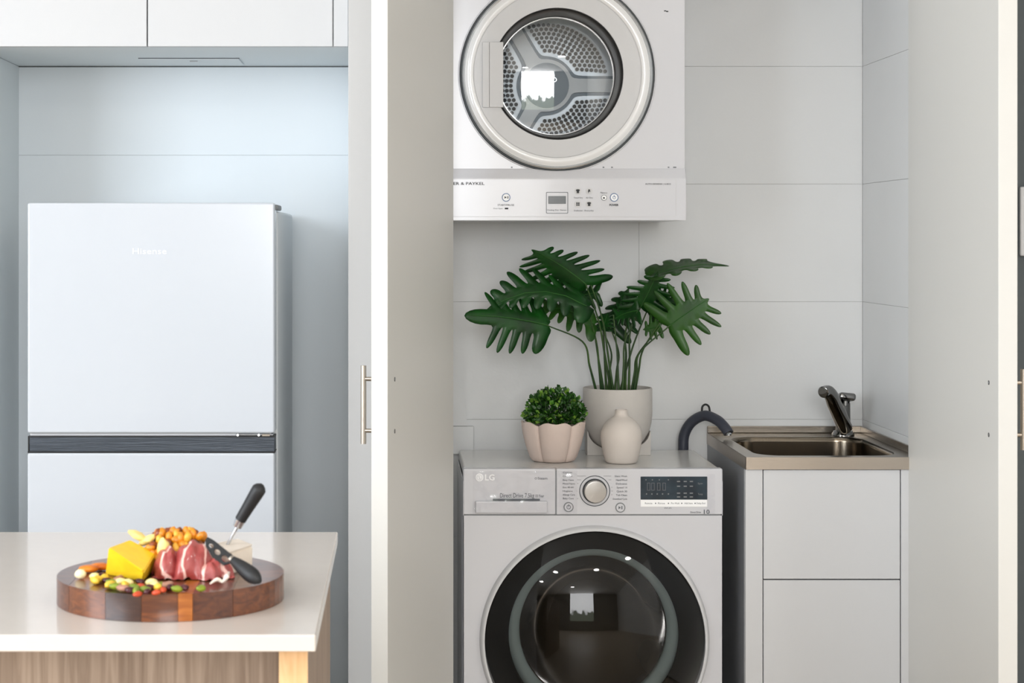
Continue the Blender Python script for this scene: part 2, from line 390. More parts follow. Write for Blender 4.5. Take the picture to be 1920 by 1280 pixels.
# ------------------------------------------------------------------ kitchen bench
YB0, YB1 = F/1540, F/1139; ZB = .900
t = obj('benchtop', bx(-1.35, X(592, YB0), YB0, YB1, ZB-.0208, ZB, .0018, 3), stone_white, smooth=40)
tag(t, 'glossy white stone benchtop under the round wooden board', 'benchtop')
t = thing('island_cabinet', (-.7, 2.6, 0), 'grey-brown timber-look bench cabinet under the white benchtop', 'cabinet')
YE = 2.25
ep = obj('end_panel', bx(X(523, YE), X(577, YE), YE+.0012, YB1-.012, 0, ZB-.0215), laminate, t)
obj('edge_strip', bx(X(523, YE), X(577, YE), YE, YE+.001, 0, ZB-.0215), oak, ep, label='pale oak front edge strip')
obj('back_board', bx(-1.3, X(523, YE)-.0005, YE+.24, YE+.258, 0, ZB-.0215), laminate, t)

# ------------------------------------------------------------------ round serving board
bc = Vector((X(321, 2.43), 2.43)); br = .1508; zb0, zb1 = ZB+.0004, .935
bt = thing('serving_board', (bc.x, bc.y, ZB), 'thick round wooden serving board made of mixed brown blocks, on the white benchtop', 'serving board')
wd_mats = [wood('walnut', (44, 27, 23), (66, 42, 33), (3, 14, 14), .3, coat=.35), wood('acacia', (84, 44, 24), (118, 66, 34), (3, 12, 20), .3, coat=.35),
           wood('honey', (150, 82, 30), (176, 104, 44), (3, 12, 20), .3, coat=.35), wood('rosewood', (68, 35, 24), (100, 56, 33), (3, 14, 18), .3, coat=.35)]
cuts = [-1, -.80, -.44, -.125, .18, .30, .62, 1]
kinds = [1, 3, 0, 1, 2, 1, 3]
kinds = [3, 1, 0, 1, 2, 3, 1]
for (a, b), k in zip(zip(cuts, cuts[1:]), kinds):
    a0, b0 = a*br+(.0002 if a > -1 else 0), b*br-(.0002 if b < 1 else 0); top = []; bot = []
    for i in range(13):
        x = a0+(b0-a0)*(i/12 if abs(a) < .99 and abs(b) < .99 else (.5-.5*math.cos(pi*i/12)))
        h = math.sqrt(max(0, br*br-x*x)); top.append((bc.x+x, bc.y+h)); bot.append((bc.x+x, bc.y-h))
    poly = bot+top[::-1]; pp = []
    for q in poly:
        if not pp or (Vector(q)-Vector(pp[-1])).length > 1e-5: pp.append(q)
    if (Vector(pp[0])-Vector(pp[-1])).length < 1e-5: pp.pop()
    bm = prism(NB(), pp, zb0, zb1)
    obj('wood_block', bm, wd_mats[k], bt)

# ------------------------------------------------------------------ food on the board
ZS = zb1+.0003
cheese_yellow = mat('cheese_yellow', (246, 204, 34), .45, noise=.12, nscale=40, bump=.3, bscale=80)
cheese_white = mat('cheese_white', (240, 228, 212), .6, noise=.06, nscale=50, bump=.4, bscale=90)
rind = mat('rind', (226, 214, 200), .8, noise=.1, nscale=60, bump=.5, bscale=100)
def hull(bm, pts):
    vs = [bm.verts.new(p) for p in pts]; bmesh.ops.convex_hull(bm, input=vs); return bm
A, B, Cc, D = P(203, 1026, 2.385), P(243, 1011, 2.44), P(292, 1036, 2.43), P(270, 1072, 2.345)
base = [on(197, 1076, ZS), on(268, 1090, ZS), on(292, 1066, ZS), on(240, 1058, ZS)]
for v in base: v.z = ZS
bm = hull(NB(), [A, B, Cc, D]+base)
bmesh.ops.bevel(bm, geom=bm.edges[:], offset=.0015, segments=2, affect='EDGES')
t = obj('cheese_wedge', bm, cheese_yellow, smooth=30); tag(t, 'bright yellow block of hard cheese at the left of the board', 'cheese')
# white soft cheese with rind
p = [on(392, 1062, ZS), on(430, 1078, ZS), on(474, 1062, ZS), on(446, 1050, ZS)]
bm = hull(NB(), p+[q+Vector((0, 0, .028)) for q in p])
bmesh.ops.bevel(bm, geom=bm.edges[:], offset=.002, segments=2, affect='EDGES')
t = obj('soft_cheese', bm, cheese_white, smooth=30); tag(t, 'white soft cheese wedge under the black knife', 'cheese')
top = [q+Vector((0, 0, .0288)) for q in p]; ctr = sum(top, Vector())/4
bm = hull(NB(), [ctr+(q-ctr)*.97 for q in top]+[ctr+(q-ctr)*.97+Vector((0, 0, .0015)) for q in top])
obj('rind', bm, rind, t)
# nut crusted log at the back
log_mat = mat('crust', (150, 78, 22), .5, rgb2=(96, 44, 16), nscale=60, bump=1, bscale=120)
nut_mats = [mat('nut_amber', (226, 140, 26), .35, noise=.3, nscale=80, bump=.3), mat('nut_gold', (244, 180, 60), .4, noise=.2, nscale=80, bump=.3),
            mat('nut_brown', (140, 66, 22), .35, noise=.3, nscale=80, bump=.3), mat('nut_pale', (248, 214, 130), .45, noise=.15, nscale=80, bump=.3)]
Yl = 2.455
lc0, lc1 = P(282, 1034, Yl), P(382, 1032, Yl)
bm = NB()
rows = 14; seg = 14; rings = []
for i in range(rows):
    u = i/(rows-1); c = lc0.lerp(lc1, u); ring = []
    hh = .046*(math.sin(pi*min(1, max(0, .06+u*.88)))**.25)
    for k in range(seg):
        a = 2*pi*k/seg; n_ = 1+.1*R.uniform(-1, 1)
        ring.append(bm.verts.new((c.x, c.y+.026*math.cos(a)*n_, max(ZS, ZS+hh*.5+.55*hh*math.sin(a)*n_))))
    rings.append(ring)
for a, b in zip(rings, rings[1:]):
    for k in range(seg): bm.faces.new((a[k], a[(k+1) % seg], b[(k+1) % seg], b[k]))
bm.faces.new(rings[0]); bm.faces.new(rings[-1])
lg = obj('nut_log', bm, log_mat, smooth=True); tag(lg, 'orange-brown nut-crusted cheese log at the back of the board', 'cheese')
def blob(r, sx, sy, sz, sub=2, jit=.12):
    bm = NB(); bmesh.ops.create_icosphere(bm, subdivisions=sub, radius=r)
    for v in bm.verts:
        k = 1+R.uniform(-jit, jit); v.co = Vector((v.co.x*sx*k, v.co.y*sy*k, v.co.z*sz*k))
    return bm
nut_meshes = []
for k in range(4):
    me = bpy.data.meshes.new('nut'); bm = blob(.0062, 1.25, .9, .75, 2, .12); bm.to_mesh(me); bm.free()
    for q in me.polygons: q.use_smooth = True
    me.materials.append(nut_mats[k]); nut_meshes.append(me)
for i in range(58):
    u = R.uniform(.02, .98); c = lc0.lerp(lc1, u); a = R.uniform(-.5, pi*.95)
    o = bpy.data.objects.new('nut', nut_meshes[R.choice([0, 0, 0, 1, 2, 2])]); COL.objects.link(o)
    o.location = (c.x, c.y-.025*math.cos(a), ZS+.023+.0265*math.sin(a))
    if o.location.z < ZS+.005: o.location.z = ZS+.006
    o.rotation_euler = (R.uniform(0, 6), R.uniform(0, 6), R.uniform(0, 6)); o.parent = lg
# ham slices
ham = mat('ham', (176, 82, 76), .35, rgb2=(136, 44, 44), nscale=40, bump=.3, bscale=60, coat=.3)
nt = ham.node_tree; b = nt.nodes['Principled BSDF']
wv = nt.nodes.new('ShaderNodeTexWave'); wv.inputs['Scale'].default_value = 14; wv.inputs['Distortion'].default_value = 9; wv.inputs['Detail'].default_value = 3
tc = nt.nodes.new('ShaderNodeTexCoord'); nt.links.new(tc.outputs['Object'], wv.inputs['Vector'])
rp = nt.nodes.new('ShaderNodeValToRGB'); rp.color_ramp.elements[0].position = .93; rp.color_ramp.elements[1].position = .98
rp.color_ramp.elements[0].color = (0, 0, 0, 1); rp.color_ramp.elements[1].color = (1, 1, 1, 1)
mx = nt.nodes.new('ShaderNodeMixRGB'); mx.inputs[2].default_value = lin((236, 190, 178))
old = b.inputs['Base Color'].links[0].from_socket
nt.links.new(wv.outputs[0], rp.inputs[0]); nt.links.new(rp.outputs[0], mx.inputs[0]); nt.links.new(old, mx.inputs[1]); nt.links.new(mx.outputs[0], b.inputs['Base Color'])
fat = mat('ham_fat', (244, 226, 212), .4, noise=.1, nscale=40, bump=.3)
def ham_slice(px, py, a, d, h, rz, folds, ph, label, flat=0):
    c = on(px, py, ZS); n = 22; bm = NB(); g = []
    for i in range(n+1):
        u = i/n*2-1; row = []
        for k in range(n+1):
            v_ = k/n*2-1
            lx = a*v_*(1+.10*math.sin(u*5+ph)); ly = d*u*(1+.12*math.cos(v_*4+ph))
            rr = min(1, u*u*.98+v_*v_*.95*(1-u*u*.3))
            z = h*(1-rr)**.55+.0022*math.sin(v_*folds+u*2+ph)*(1-rr*.4)+.0012*math.sin(u*9+v_*3)
            q = Matrix.Rotation(rz, 2) @ Vector((lx, ly))
            row.append(bm.verts.new((c.x+q.x, c.y+q.y, max(ZS+.0006, ZS+z*(1-flat*.5)))))
        g.append(row)
    for i in range(n):
        for k in range(n): bm.faces.new((g[i][k], g[i][k+1], g[i+1][k+1], g[i+1][k]))
    o = obj('ham_slice', bm, ham, smooth=True); s = o.modifiers.new('thick', 'SOLIDIFY'); s.thickness = .0016; s.offset = 1
    return tag(o, label, 'ham')
ham_slice(316, 1080, .019, .024, .036, .1, 11, .4, 'small folded slice of cured ham beside the yellow cheese')
ham_slice(362, 1080, .027, .030, .044, -.15, 12, 1.7, 'large folded slice of cured ham at the middle of the board')
h3 = ham_slice(405, 1083, .021, .016, .022, .5, 14, 2.6, 'flat slice of cured ham with a white fat edge below the knife blade')
pts = spline([on(394, 1094, ZS+.004), on(407, 1086, ZS+.008), on(418, 1090, ZS+.005), on(425, 1081, ZS+.012), on(430, 1072, ZS+.014)], 5)
obj('fat_edge', tube(NB(), pts, [.001, .0028, .002, .0034, .001], 8), fat, h3, smooth=True)
# knife with holed blade
kb, kt, ktip = on(482, 1086, ZS+.010), P(437, 1050, 2.355), P(387, 1010, 2.405)
t = thing('cheese_knife', kb, 'black cheese knife with a holed blade leaning on the nut log', 'knife')
hp = spline([kb, kb.lerp(kt, .35), kb.lerp(kt, .75), kt], 5)
obj('handle', tube(NB(), [kb+(kb-kt).normalized()*.006, kb+(kb-kt).normalized()*.003]+hp, [.003, .0072, .0098, .0105, .0102, .0095, .0085, .0075, .0065, .0055], 14), rubber, t, smooth=60)
def blade(base, tip, wv_, wbase, wtip, holes, th=.0014):
    ax = tip-base; L = ax.length; ax.normalize(); sd = wv_-ax*wv_.dot(ax); sd.normalize(); nn = ax.cross(sd)
    cu = bpy.data.curves.new('k', 'CURVE'); cu.dimensions = '2D'; cu.fill_mode = 'BOTH'; cu.extrude = th/2
    def poly(pp):
        s = cu.splines.new('POLY'); s.points.add(len(pp)-1); s.use_cyclic_u = True
        for q, c in zip(s.points, pp): q.co = (c[0], c[1], 0, 1)
    poly([(0, -wbase*.35), (L*.12, -wbase*.95), (L*.5, -wbase), (L*.85, -wtip*1.4), (L, -wtip*.3), (L*1.0, wtip*.5), (L*.8, wbase*.35), (0, wbase*.35)])
    for cx_, cy_, hw, hh in holes: poly([(cx_*L+hw*math.cos(a*pi/5), cy_+hh*math.sin(a*pi/5)) for a in range(10)])
    o = bpy.data.objects.new('k', cu); COL.objects.link(o); bpy.context.view_layer.update()
    me = bpy.data.meshes.new_from_object(o.evaluated_get(bpy.context.evaluated_depsgraph_get()))
    bpy.data.objects.remove(o); bpy.data.curves.remove(cu)
    M = Matrix((ax, sd, nn)).transposed().to_4x4(); M.translation = base; me.transform(M); return me
obj('blade', blade(kt, ktip, Vector((.75, .25, .9)), .0135, .006, [(.2, -.005, .0085, .0036), (.5, -.0045, .0075, .0034), (.76, -.003, .006, .0024)]), black, t)
obj('ferrule', tube(NB(), [kt.lerp(kb, .06), kt.lerp(ktip, .06)], .0052, 12), nickel, t, smooth=40)
# spreader standing in the soft cheese
s0, s1, s2, s3 = P(418, 1037, 2.472), P(445, 987, 2.468), P(451, 974, 2.466), P(491, 908, 2.455)
t = thing('cheese_fork', s0, 'cheese fork with a long black handle standing upright in the white cheese', 'fork')
obj('shaft', tube(NB(), [s0+(s0-s1).normalized()*.02, s1], .0022, 10), silver, t, smooth=40)
obj('ferrule', tube(NB(), [s1, s2], [.0062, .0074], 14), silver, t, smooth=40)
hp = [s2.lerp(s3, k/8) for k in range(8)]; dd = (s3-s2).normalized()
obj('handle', tube(NB(), hp+[s3-dd*.006, s3-dd*.003, s3], [.0078, .008, .0083, .0086, .009, .0094, .0097, .0098, .0092, .007, .003], 16), rubber, t, smooth=60)
# loose nuts, seeds and dried fruit
food = {'cashew': (mat('cashew', (246, 222, 150), .45, noise=.1, nscale=60), (.0075, 1.25, .8, .7)),
        'peanut': (mat('peanut', (232, 190, 60), .45, noise=.15, nscale=60), (.0068, 1.3, .85, .8)),
        'pistachio': (mat('pistachio', (150, 166, 40), .45, rgb2=(96, 110, 30), nscale=60), (.0062, 1.4, .8, .75)),
        'cranberry': (mat('cranberry', (86, 22, 32), .3, rgb2=(50, 12, 20), nscale=60, bump=.5), (.0062, 1.2, .9, .7)),
        'goji': (mat('goji', (214, 84, 28), .35, rgb2=(176, 54, 20), nscale=60), (.0056, 1.3, .8, .7)),
        'almond': (mat('almond', (140, 92, 70), .5, rgb2=(176, 130, 108), nscale=60, bump=.4), (.0078, 1.4, .75, .6))}
fl = {'cashew': ('pale cream cashew', 'nut', 'cashews on the board'), 'peanut': ('golden yellow peanut', 'nut', 'peanuts on the board'),
      'pistachio': ('green pistachio kernel', 'nut', 'pistachios on the board'), 'cranberry': ('dark red dried cranberry', 'dried fruit', 'cranberries on the board'),
      'goji': ('bright orange dried berry', 'dried fruit', 'orange berries on the board'), 'almond': ('brown skinned almond', 'nut', 'almonds on the board')}
ordi = ['first', 'second', 'third', 'fourth', 'fifth', 'sixth', 'seventh', 'eighth', 'ninth', 'tenth']
spots = [('cashew', 177, 1084), ('peanut', 184, 1090), ('peanut', 178, 1092), ('cranberry', 192, 1082), ('cranberry', 200, 1091), ('peanut', 196, 1087),
         ('pistachio', 210, 1095), ('pistachio', 216, 1102), ('cashew', 228, 1094), ('peanut', 234, 1100), ('cashew', 240, 1096), ('almond', 231, 1106),
         ('pistachio', 250, 1104), ('pistachio', 256, 1110), ('goji', 264, 1101), ('cranberry', 262, 1093), ('pistachio', 271, 1108), ('cranberry', 281, 1104),
         ('cashew', 284, 1095), ('cashew', 290, 1101), ('peanut', 296, 1105), ('goji', 306, 1108), ('goji', 293, 1113), ('pistachio', 301, 1100),
         ('pistachio', 332, 1107), ('pistachio', 377, 1106), ('cranberry', 318, 1104), ('cranberry', 346, 1105), ('cranberry', 243, 1109), ('almond', 222, 1089),
         ('peanut', 206, 1100), ('cranberry', 276, 1112), ('goji', 258, 1116), ('almond', 312, 1100)]
fm = {}
for k, (m, (r, sx, sy, sz)) in food.items():
    me = bpy.data.meshes.new(k+'_mesh'); bm = blob(r*.93, sx, sy, sz, 2, .12); bm.to_mesh(me); bm.free()
    for q in me.polygons: q.use_smooth = True
    me.materials.append(m); fm[k] = (me, r*sz)
for k, px, py in spots:
    me, hz = fm[k]; q = on(px, py+3, ZS)
    nm = {'goji': 'dried_berry', 'cranberry': 'dried_cranberry'}.get(k, k)
    o = bpy.data.objects.new(nm, me); COL.objects.link(o); o.location = (q.x, q.y, ZS+hz*.98)
    o.rotation_euler = (R.uniform(-.2, .2), R.uniform(-.2, .2), R.uniform(0, 6)); l, c_, g_ = fl[k]
    rank = sorted([q_[1] for q_ in spots if q_[0] == k]).index(px)
    tag(o, ordi[rank]+' '+l+' from the left along the front of the board', c_, g_)
bm = blob(.0072, 1.1, .9, .9, 2, .05)
q = on(151, 1085, ZS); bmesh.ops.translate(bm, verts=bm.verts, vec=(q.x, q.y, ZS+.0064))
tag(obj('macadamia', bm, mat('macadamia', (248, 232, 186), .45, noise=.08, nscale=60), smooth=True), 'single pale round nut lying apart at the left edge of the board', 'nut')
apr = mat('apricot', (226, 132, 24), .4, rgb2=(180, 86, 16), nscale=40, bump=.5, bscale=60)
for i, (px, py, dz, l) in enumerate(((166, 1073, 0, 'dried apricot lying flat left of the yellow cheese, nearer the board edge'), (188, 1069, 0, 'dried apricot lying flat and touching the left side of the yellow cheese'))):
    q = on(px, py, ZS); bm = blob(.0125, 1.15, .9, .42, 2, .06)
    bmesh.ops.translate(bm, verts=bm.verts, vec=(q.x, q.y, ZS+.0052+dz)); tag(obj('dried_apricot', bm, apr, smooth=True), l, 'dried fruit')
bmat = mat('banana_chip', (252, 226, 140), .5, noise=.12, nscale=50, bump=.3)
for i, (px, py, tl, l) in enumerate(((258, 1004, .5, 'pale yellow cracker curl lying on top behind the yellow cheese'), (277, 1012, -.5, 'pale yellow cracker curl on the left end of the nut log'), )):
    q = P(px, py, 2.452); bm = blob(.0135, 1.1, .9, .42, 2, .08); bmesh.ops.rotate(bm, verts=bm.verts, matrix=Matrix.Rotation(tl, 3, 'Y'))
    bmesh.ops.translate(bm, verts=bm.verts, vec=q); tag(obj('cracker', bm, bmat, smooth=True), l, 'cracker')
q = P(306, 1028, 2.42); bm = blob(.011, .8, .8, 1.3, 2, .12); bmesh.ops.translate(bm, verts=bm.verts, vec=q)
tag(obj('cracker', bm, bmat, smooth=True), 'pale yellow cracker piece wedged between the nut log and the small ham slice', 'cracker')

# ------------------------------------------------------------------ clothes dryer on the wall
YD = F/800; dc = (X(1044.5, YD), Z(139, YD)); k8 = YD/F
t = thing('clothes_dryer', (dc[0], YD+.2, 1.426), 'white wall-mounted clothes dryer with a round glass door, above the plants', 'dryer')
bm = NB(); x0, x1 = .0665, X(1283.5, YD); z0, z1 = Z(316, YD), 2.26
# cabinet: shell with an open drum throat
box(bm, x0, x1, YD+.02, YD+.024, z0, z0+.004)
bm.free(); bm = NB()
n = 64; r0 = .168
inner = [(dc[0]+r0*math.cos(2*pi*i/n), dc[1]+r0*math.sin(2*pi*i/n)) for i in range(n)]
def to_rect(a):
    c, s = math.cos(a), math.sin(a); tx = ((x1-dc[0]) if c > 0 else (dc[0]-x0))/max(1e-6, abs(c)); tz = ((z1-dc[1]) if s > 0 else (dc[1]-z0))/max(1e-6, abs(s))
    q = min(tx, tz); return (dc[0]+c*q, dc[1]+s*q)
angs = sorted([2*pi*i/n for i in range(n)]+[math.atan2(z-dc[1], x-dc[0]) % (2*pi) for x in (x0, x1) for z in (z0, z1)])
ia = [bm.verts.new((dc[0]+r0*math.cos(a), YD, dc[1]+r0*math.sin(a))) for a in angs]
oa = [bm.verts.new((to_rect(a)[0], YD, to_rect(a)[1])) for a in angs]
ob = [bm.verts.new((to_rect(a)[0], YW-.004, to_rect(a)[1])) for a in angs]
for i in range(len(angs)):
    j = (i+1) % len(angs); bm.faces.new((ia[i], ia[j], oa[j], oa[i])); bm.faces.new((oa[i], oa[j], ob[j], ob[i]))
bm.faces.new(ob)
obj('cabinet', bm, appliance_white, t)
r_ = lambda p: p*k8
dr = obj('door', lathe(NB(), [(r_(157), -.012), (r_(158), -.013), (r_(161), -.016), (r_(166), -.016), (r_(170), -.012), (r_(173), -.010)], (dc[0], YD, dc[1]), 96, 'Y'), bright_ring, t, smooth=50, label='glossy white door ring')
obj('chrome_ring', lathe(NB(), [(r_(173), -.010), (r_(176), -.012), (r_(178.5), -.010), (r_(179), -.003)], (dc[0], YD, dc[1]), 96, 'Y'), silver, dr, smooth=50)
obj('shadow_gap', lathe(NB(), [(r_(179), -.003), (r_(179.8), -.004), (r_(181.6), -.004), (r_(182.6), -.0005)], (dc[0], YD, dc[1]), 96, 'Y'), mat('gap_grey', (78, 82, 84), .6, noise=.05), dr, smooth=50)
obj('outer_bead', lathe(NB(), [(r_(182.6), -.0005), (r_(183.2), -.004), (r_(185), -.003), (r_(185.6), -.0003)], (dc[0], YD, dc[1]), 96, 'Y'), appliance_white, dr, smooth=50)
obj('face_ring', lathe(NB(), [(r_(123), -.008), (r_(123.6), -.0105), (r_(156.6), -.0125)], (dc[0], YD, dc[1]), 96, 'Y'), soft_grey, dr, smooth=50, label='matte light grey inner ring')
obj('window_gasket', lathe(NB(), [(r_(123), -.009), (r_(121), -.012), (r_(119.5), -.010), (r_(117), .01), (r_(112.6), .055)], (dc[0], YD, dc[1]), 96, 'Y'), black, dr, smooth=60)
obj('window_bead', lathe(NB(), [(r_(112.8), .054), (r_(112), .050), (r_(110.4), .050), (r_(110), .056)], (dc[0], YD, dc[1]), 96, 'Y'), bright_ring, dr, smooth=60)
Rg = .80; rg = r_(111); sag = Rg-math.sqrt(Rg*Rg-rg*rg)
prof = [(max(.0004, rg*i/14), .056-sag+(Rg-math.sqrt(Rg*Rg-(rg*i/14)**2))) for i in range(15)]
obj('door_glass', lathe(NB(), prof, (dc[0], YD, dc[1]), 72, 'Y', cap0=True), clear_glass, dr, smooth=True)
bm = NB(); box(bm, X(917, YD), X(943, YD), YD-.0165, YD+.004, Z(202, YD), Z(80, YD), .0015, 2)
hd = obj('door_pull', bm, soft_grey, dr, smooth=40)
bm = NB(); box(bm, X(904, YD), X(916.8, YD), YD-.0158, YD-.008, Z(202, YD), Z(80, YD), .001, 2)
obj('pull_lip', bm, soft_grey, hd, smooth=40)
# drum
Yd = 4.575; q = Vector((dc[0], dc[1])); kd = Yd/F
obj('drum_shell', lathe(NB(), [(r0, YD+.001), (r0+.002, YD+.075), (.24, YD+.085), (.252, YD+.10), (.252, Yd+.01), (.22, Yd+.02)], (q.x, 0, q.y), 72, 'Y'), drum_metal, t, smooth=50)
back = obj('drum_back', lathe(NB(), [(.0005, Yd), (.20, Yd), (.24, Yd-.008), (.252, Yd-.02)], (q.x, 0, q.y), 72, 'Y', cap0=True), drum_metal, t, smooth=50)
def star(hw, hub, Ro, n=40):
    pts = []
    for s in range(3):
        for i in range(n):
            th = -pi/3+2*pi/3*i/n; a = abs(th)
            r = (((hw/max(1e-4, math.sin(max(a, 1e-3))))**7 if a > 1e-3 else 1e30)+hub**7)**(1/7)
            r = min(r, Ro); pts.append((q.x+r*math.cos(th+s*2*pi/3), q.y+r*math.sin(th+s*2*pi/3)))
    return pts
obj('spoke_groove', prism(NB(), star(18.0*kd, 55*kd, .236), Yd-.006, Yd-.001, 'Y'), drum_grey, back)
sp = obj('spoke_plate', prism(NB(), star(12.5*kd, 49*kd, .238), Yd-.014, Yd-.0055, 'Y'), drum_light, back)
obj('hub', disc(NB(), (q.x, q.y), 42*kd, Yd-.018, Yd-.013, 48), drum_grey, sp)
bm = NB(); ringY(bm, (q.x+.02, q.y+.014), .004, .006, Yd-.0195, Yd-.018, 16); obj('hub_screw', bm, silver, sp)
bm = NB(); bm2 = NB(); pitch = 9.2*kd; hr = 3.7*kd
for row in range(7):
    rr_ = (66+row*8.0)*kd
    for sct in range(3):
        half = pi/3-math.asin(min(.99, 27*kd/rr_)); nn_ = int(2*half*rr_/pitch)
        for i in range(nn_+1):
            a = pi/3+sct*2*pi/3+(i-nn_/2)*pitch/rr_
            disc(bm, (q.x+rr_*math.cos(a), q.y+rr_*math.sin(a)), hr, Yd-.0015, Yd+.001, 10)
            ringY(bm2, (q.x+rr_*math.cos(a), q.y+rr_*math.sin(a)), hr, hr*1.22, Yd-.0022, Yd, 10)
obj('perforation', bm, hole_dark, back, kind='stuff'); obj('perforation_rim', bm2, drum_light, back, kind='stuff')
# control panel
YP = YD-.012; kp = YP/F
bm = NB(); xa, xb = .064, X(1286.5, YP)
prof = [(YP, Z(413, YP)), (YP, Z(334, YP)), (YD-.001, Z(316, YD)), (YW-.01, Z(316, YD)-.0004), (YW-.01, Z(413, YP))]
prism(bm, prof, xa, xb, 'X')
bmesh.ops.bevel(bm, geom=bm.edges[:], offset=.0012, segments=2, affect='EDGES')
cp = obj('control_panel', bm, appliance_white, t, smooth=40)
obj('panel_outline', frame_line(NB(), rrect(.09, X(1268, YP), Z(406.5, YP), Z(335, YP), .006), .0009, YP-.0006, YP+.001), soft_grey, cp)
bm = NB()
text_into(bm, 'FISHER & PAYKEL', 908.5, 346.5, 5.2, YP, 'RIGHT', 78, bold=.0001); text_into(bm, 'START/PAUSE', 948.5, 386, 3.6, YP, 'CENTER', 31)
text_into(bm, 'POWER', 1151, 386, 3.8, YP, 'CENTER', 17, bold=.0002); text_into(bm, 'AUTO-SENSING | 6.0KG', 1258, 346.3, 3.0, YP, 'RIGHT', 48)
obj('panel_lettering', bm, print_dark, cp)
bm = NB()
text_into(bm, 'Door Open', 925, 392, 2.6, YP, 'LEFT', 17)
for s, px, py, wd_ in (('Timed Dry', 1084, 372, 17), ('Air Dry', 1105, 372, 13), ('Delicate', 1084, 396, 16), ('Everyday', 1104.5, 396, 17), ('Memory', 1132, 362.5, 13),
                      ('Cooling', 1032.5, 395, 13), ('Dry', 1044, 395, 6), ('Sense', 1056, 395, 11)): text_into(bm, s, px, py, 2.8, YP, 'CENTER', wd_)
obj('small_lettering', bm, print_grey, cp)
obj('indicator_light', bx(X(946.5, YP), X(953, YP), YP-.0008, YP+.0005, Z(392.3, YP), Z(389.3, YP)), print_dark, cp)
for px, py, r, m in ((949, 370, 7.6, print_blue), (1151.5, 370, 7.6, print_blue), (1132.5, 370.5, 5.2, mid_grey)):
    bb = obj('button', disc(NB(), (X(px, YP), Z(py, YP)), r*.86*kp, YP-.0012, YP+.001, 28), print_white, cp)
    obj('button_ring', ringY(NB(), (X(px, YP), Z(py, YP)), r*.86*kp, r*1.04*kp, YP-.0016, YP+.001, 32), m, bb)
bm = NB()
prism(bm, [(X(946, YP), Z(372.4, YP)), (X(946, YP), Z(367.6, YP)), (X(949.6, YP), Z(370, YP))], YP-.0018, YP-.001, 'Y')
for px in (950.6, 952.4): box(bm, X(px, YP), X(px+1, YP), YP-.0018, YP-.001, Z(372.2, YP), Z(367.8, YP))
disc(bm, (X(1132.3, YP), Z(371, YP)), 1.8*kp, YP-.0018, YP-.001, 12)
obj('button_icon', bm, print_dark, cp)
bm = NB(); ringY(bm, (X(1151.5, YP), Z(370, YP)), 2.3*kp, 3.1*kp, YP-.0018, YP-.001, 20); box(bm, X(1151.1, YP), X(1151.9, YP), YP-.0019, YP-.001, Z(370, YP), Z(366, YP))
obj('button_icon', bm, print_blue, cp)
for px, py, k in ((1083.5, 358.5, 0), (1104.5, 358.5, 1), (1083.5, 382.5, 2), (1104.5, 382.5, 3)):
    bb = obj('button', disc(NB(), (X(px, YP), Z(py, YP)), 6.2*kp, YP-.001, YP+.001, 24), soft_grey, cp)
    bm = NB(); sc = kp
    def sh(poly): prism(bm, [(X(px, YP)+a*sc, Z(py, YP)+b_*sc) for a, b_ in poly], YP-.0016, YP-.0009, 'Y')
    if k in (0, 3): sh([(-4, 2), (-2, 3.6), (2, 3.6), (4, 2), (3, .6), (2.2, 1), (2.2, -3.6), (-2.2, -3.6), (-2.2, 1), (-3, .6)])
    elif k == 1: sh([(-1, 4), (2.5, 2.5), (1, 1), (3, -1), (0, -.5), (-1.4, -4), (-2, 0)])
    else:
        sh([(-3, -3), (-.4, -3), (-.4, -.4), (-3, -.4)]); sh([(.4, .4), (3, .4), (3, 3), (.4, 3)]); sh([(-3, .4), (-.4, .4), (-.4, 3), (-3, 3)]); sh([(.4, -3), (3, -3), (3, -.4), (.4, -.4)])
    obj('button_icon', bm, print_dark, bb)
obj('display_outline', frame_line(NB(), rrect(X(1024, YP), X(1065, YP), Z(400, YP), Z(360, YP), .002, 3), .0011, YP-.0008, YP+.001), print_grey, cp)
obj('display', bx(X(1028, YP), X(1061, YP), YP-.0008, YP+.001, Z(382, YP), Z(367.5, YP), .0003, 1), mat('lcd', (62, 66, 66), .2, noise=.1, nscale=40), cp)
bm = NB(); box(bm, X(1245, YD), X(1249, YD), YD-.0008, YD, Z(21.4, YD), Z(19.6, YD)); box(bm, X(1249, YD), X(1253, YD), YD-.0008, YD, Z(22.6, YD), Z(20.4, YD))
obj('scuff_mark', bm, print_dark, t)
bm = NB()
for px in (1252, 1262, 1265, 1130, 1146, 958): box(bm, X(px, YD), X(px+3, YD), YD-.001, YD, Z(314.5, YD), Z(312.6, YD))
obj('seam_clip', bm, print_grey, t)

# ------------------------------------------------------------------ washing machine
YM = F/812; km = YM/F; ZM = .850
xl, xr = X(868.5, YM), X(1355, YM); wc = (X(1114.5, YM), Z(1200, YM))
t = thing('washing_machine', (.445, YM+.2, 0), 'white front-loading washing machine with a dark round door, under the plants', 'washing machine')
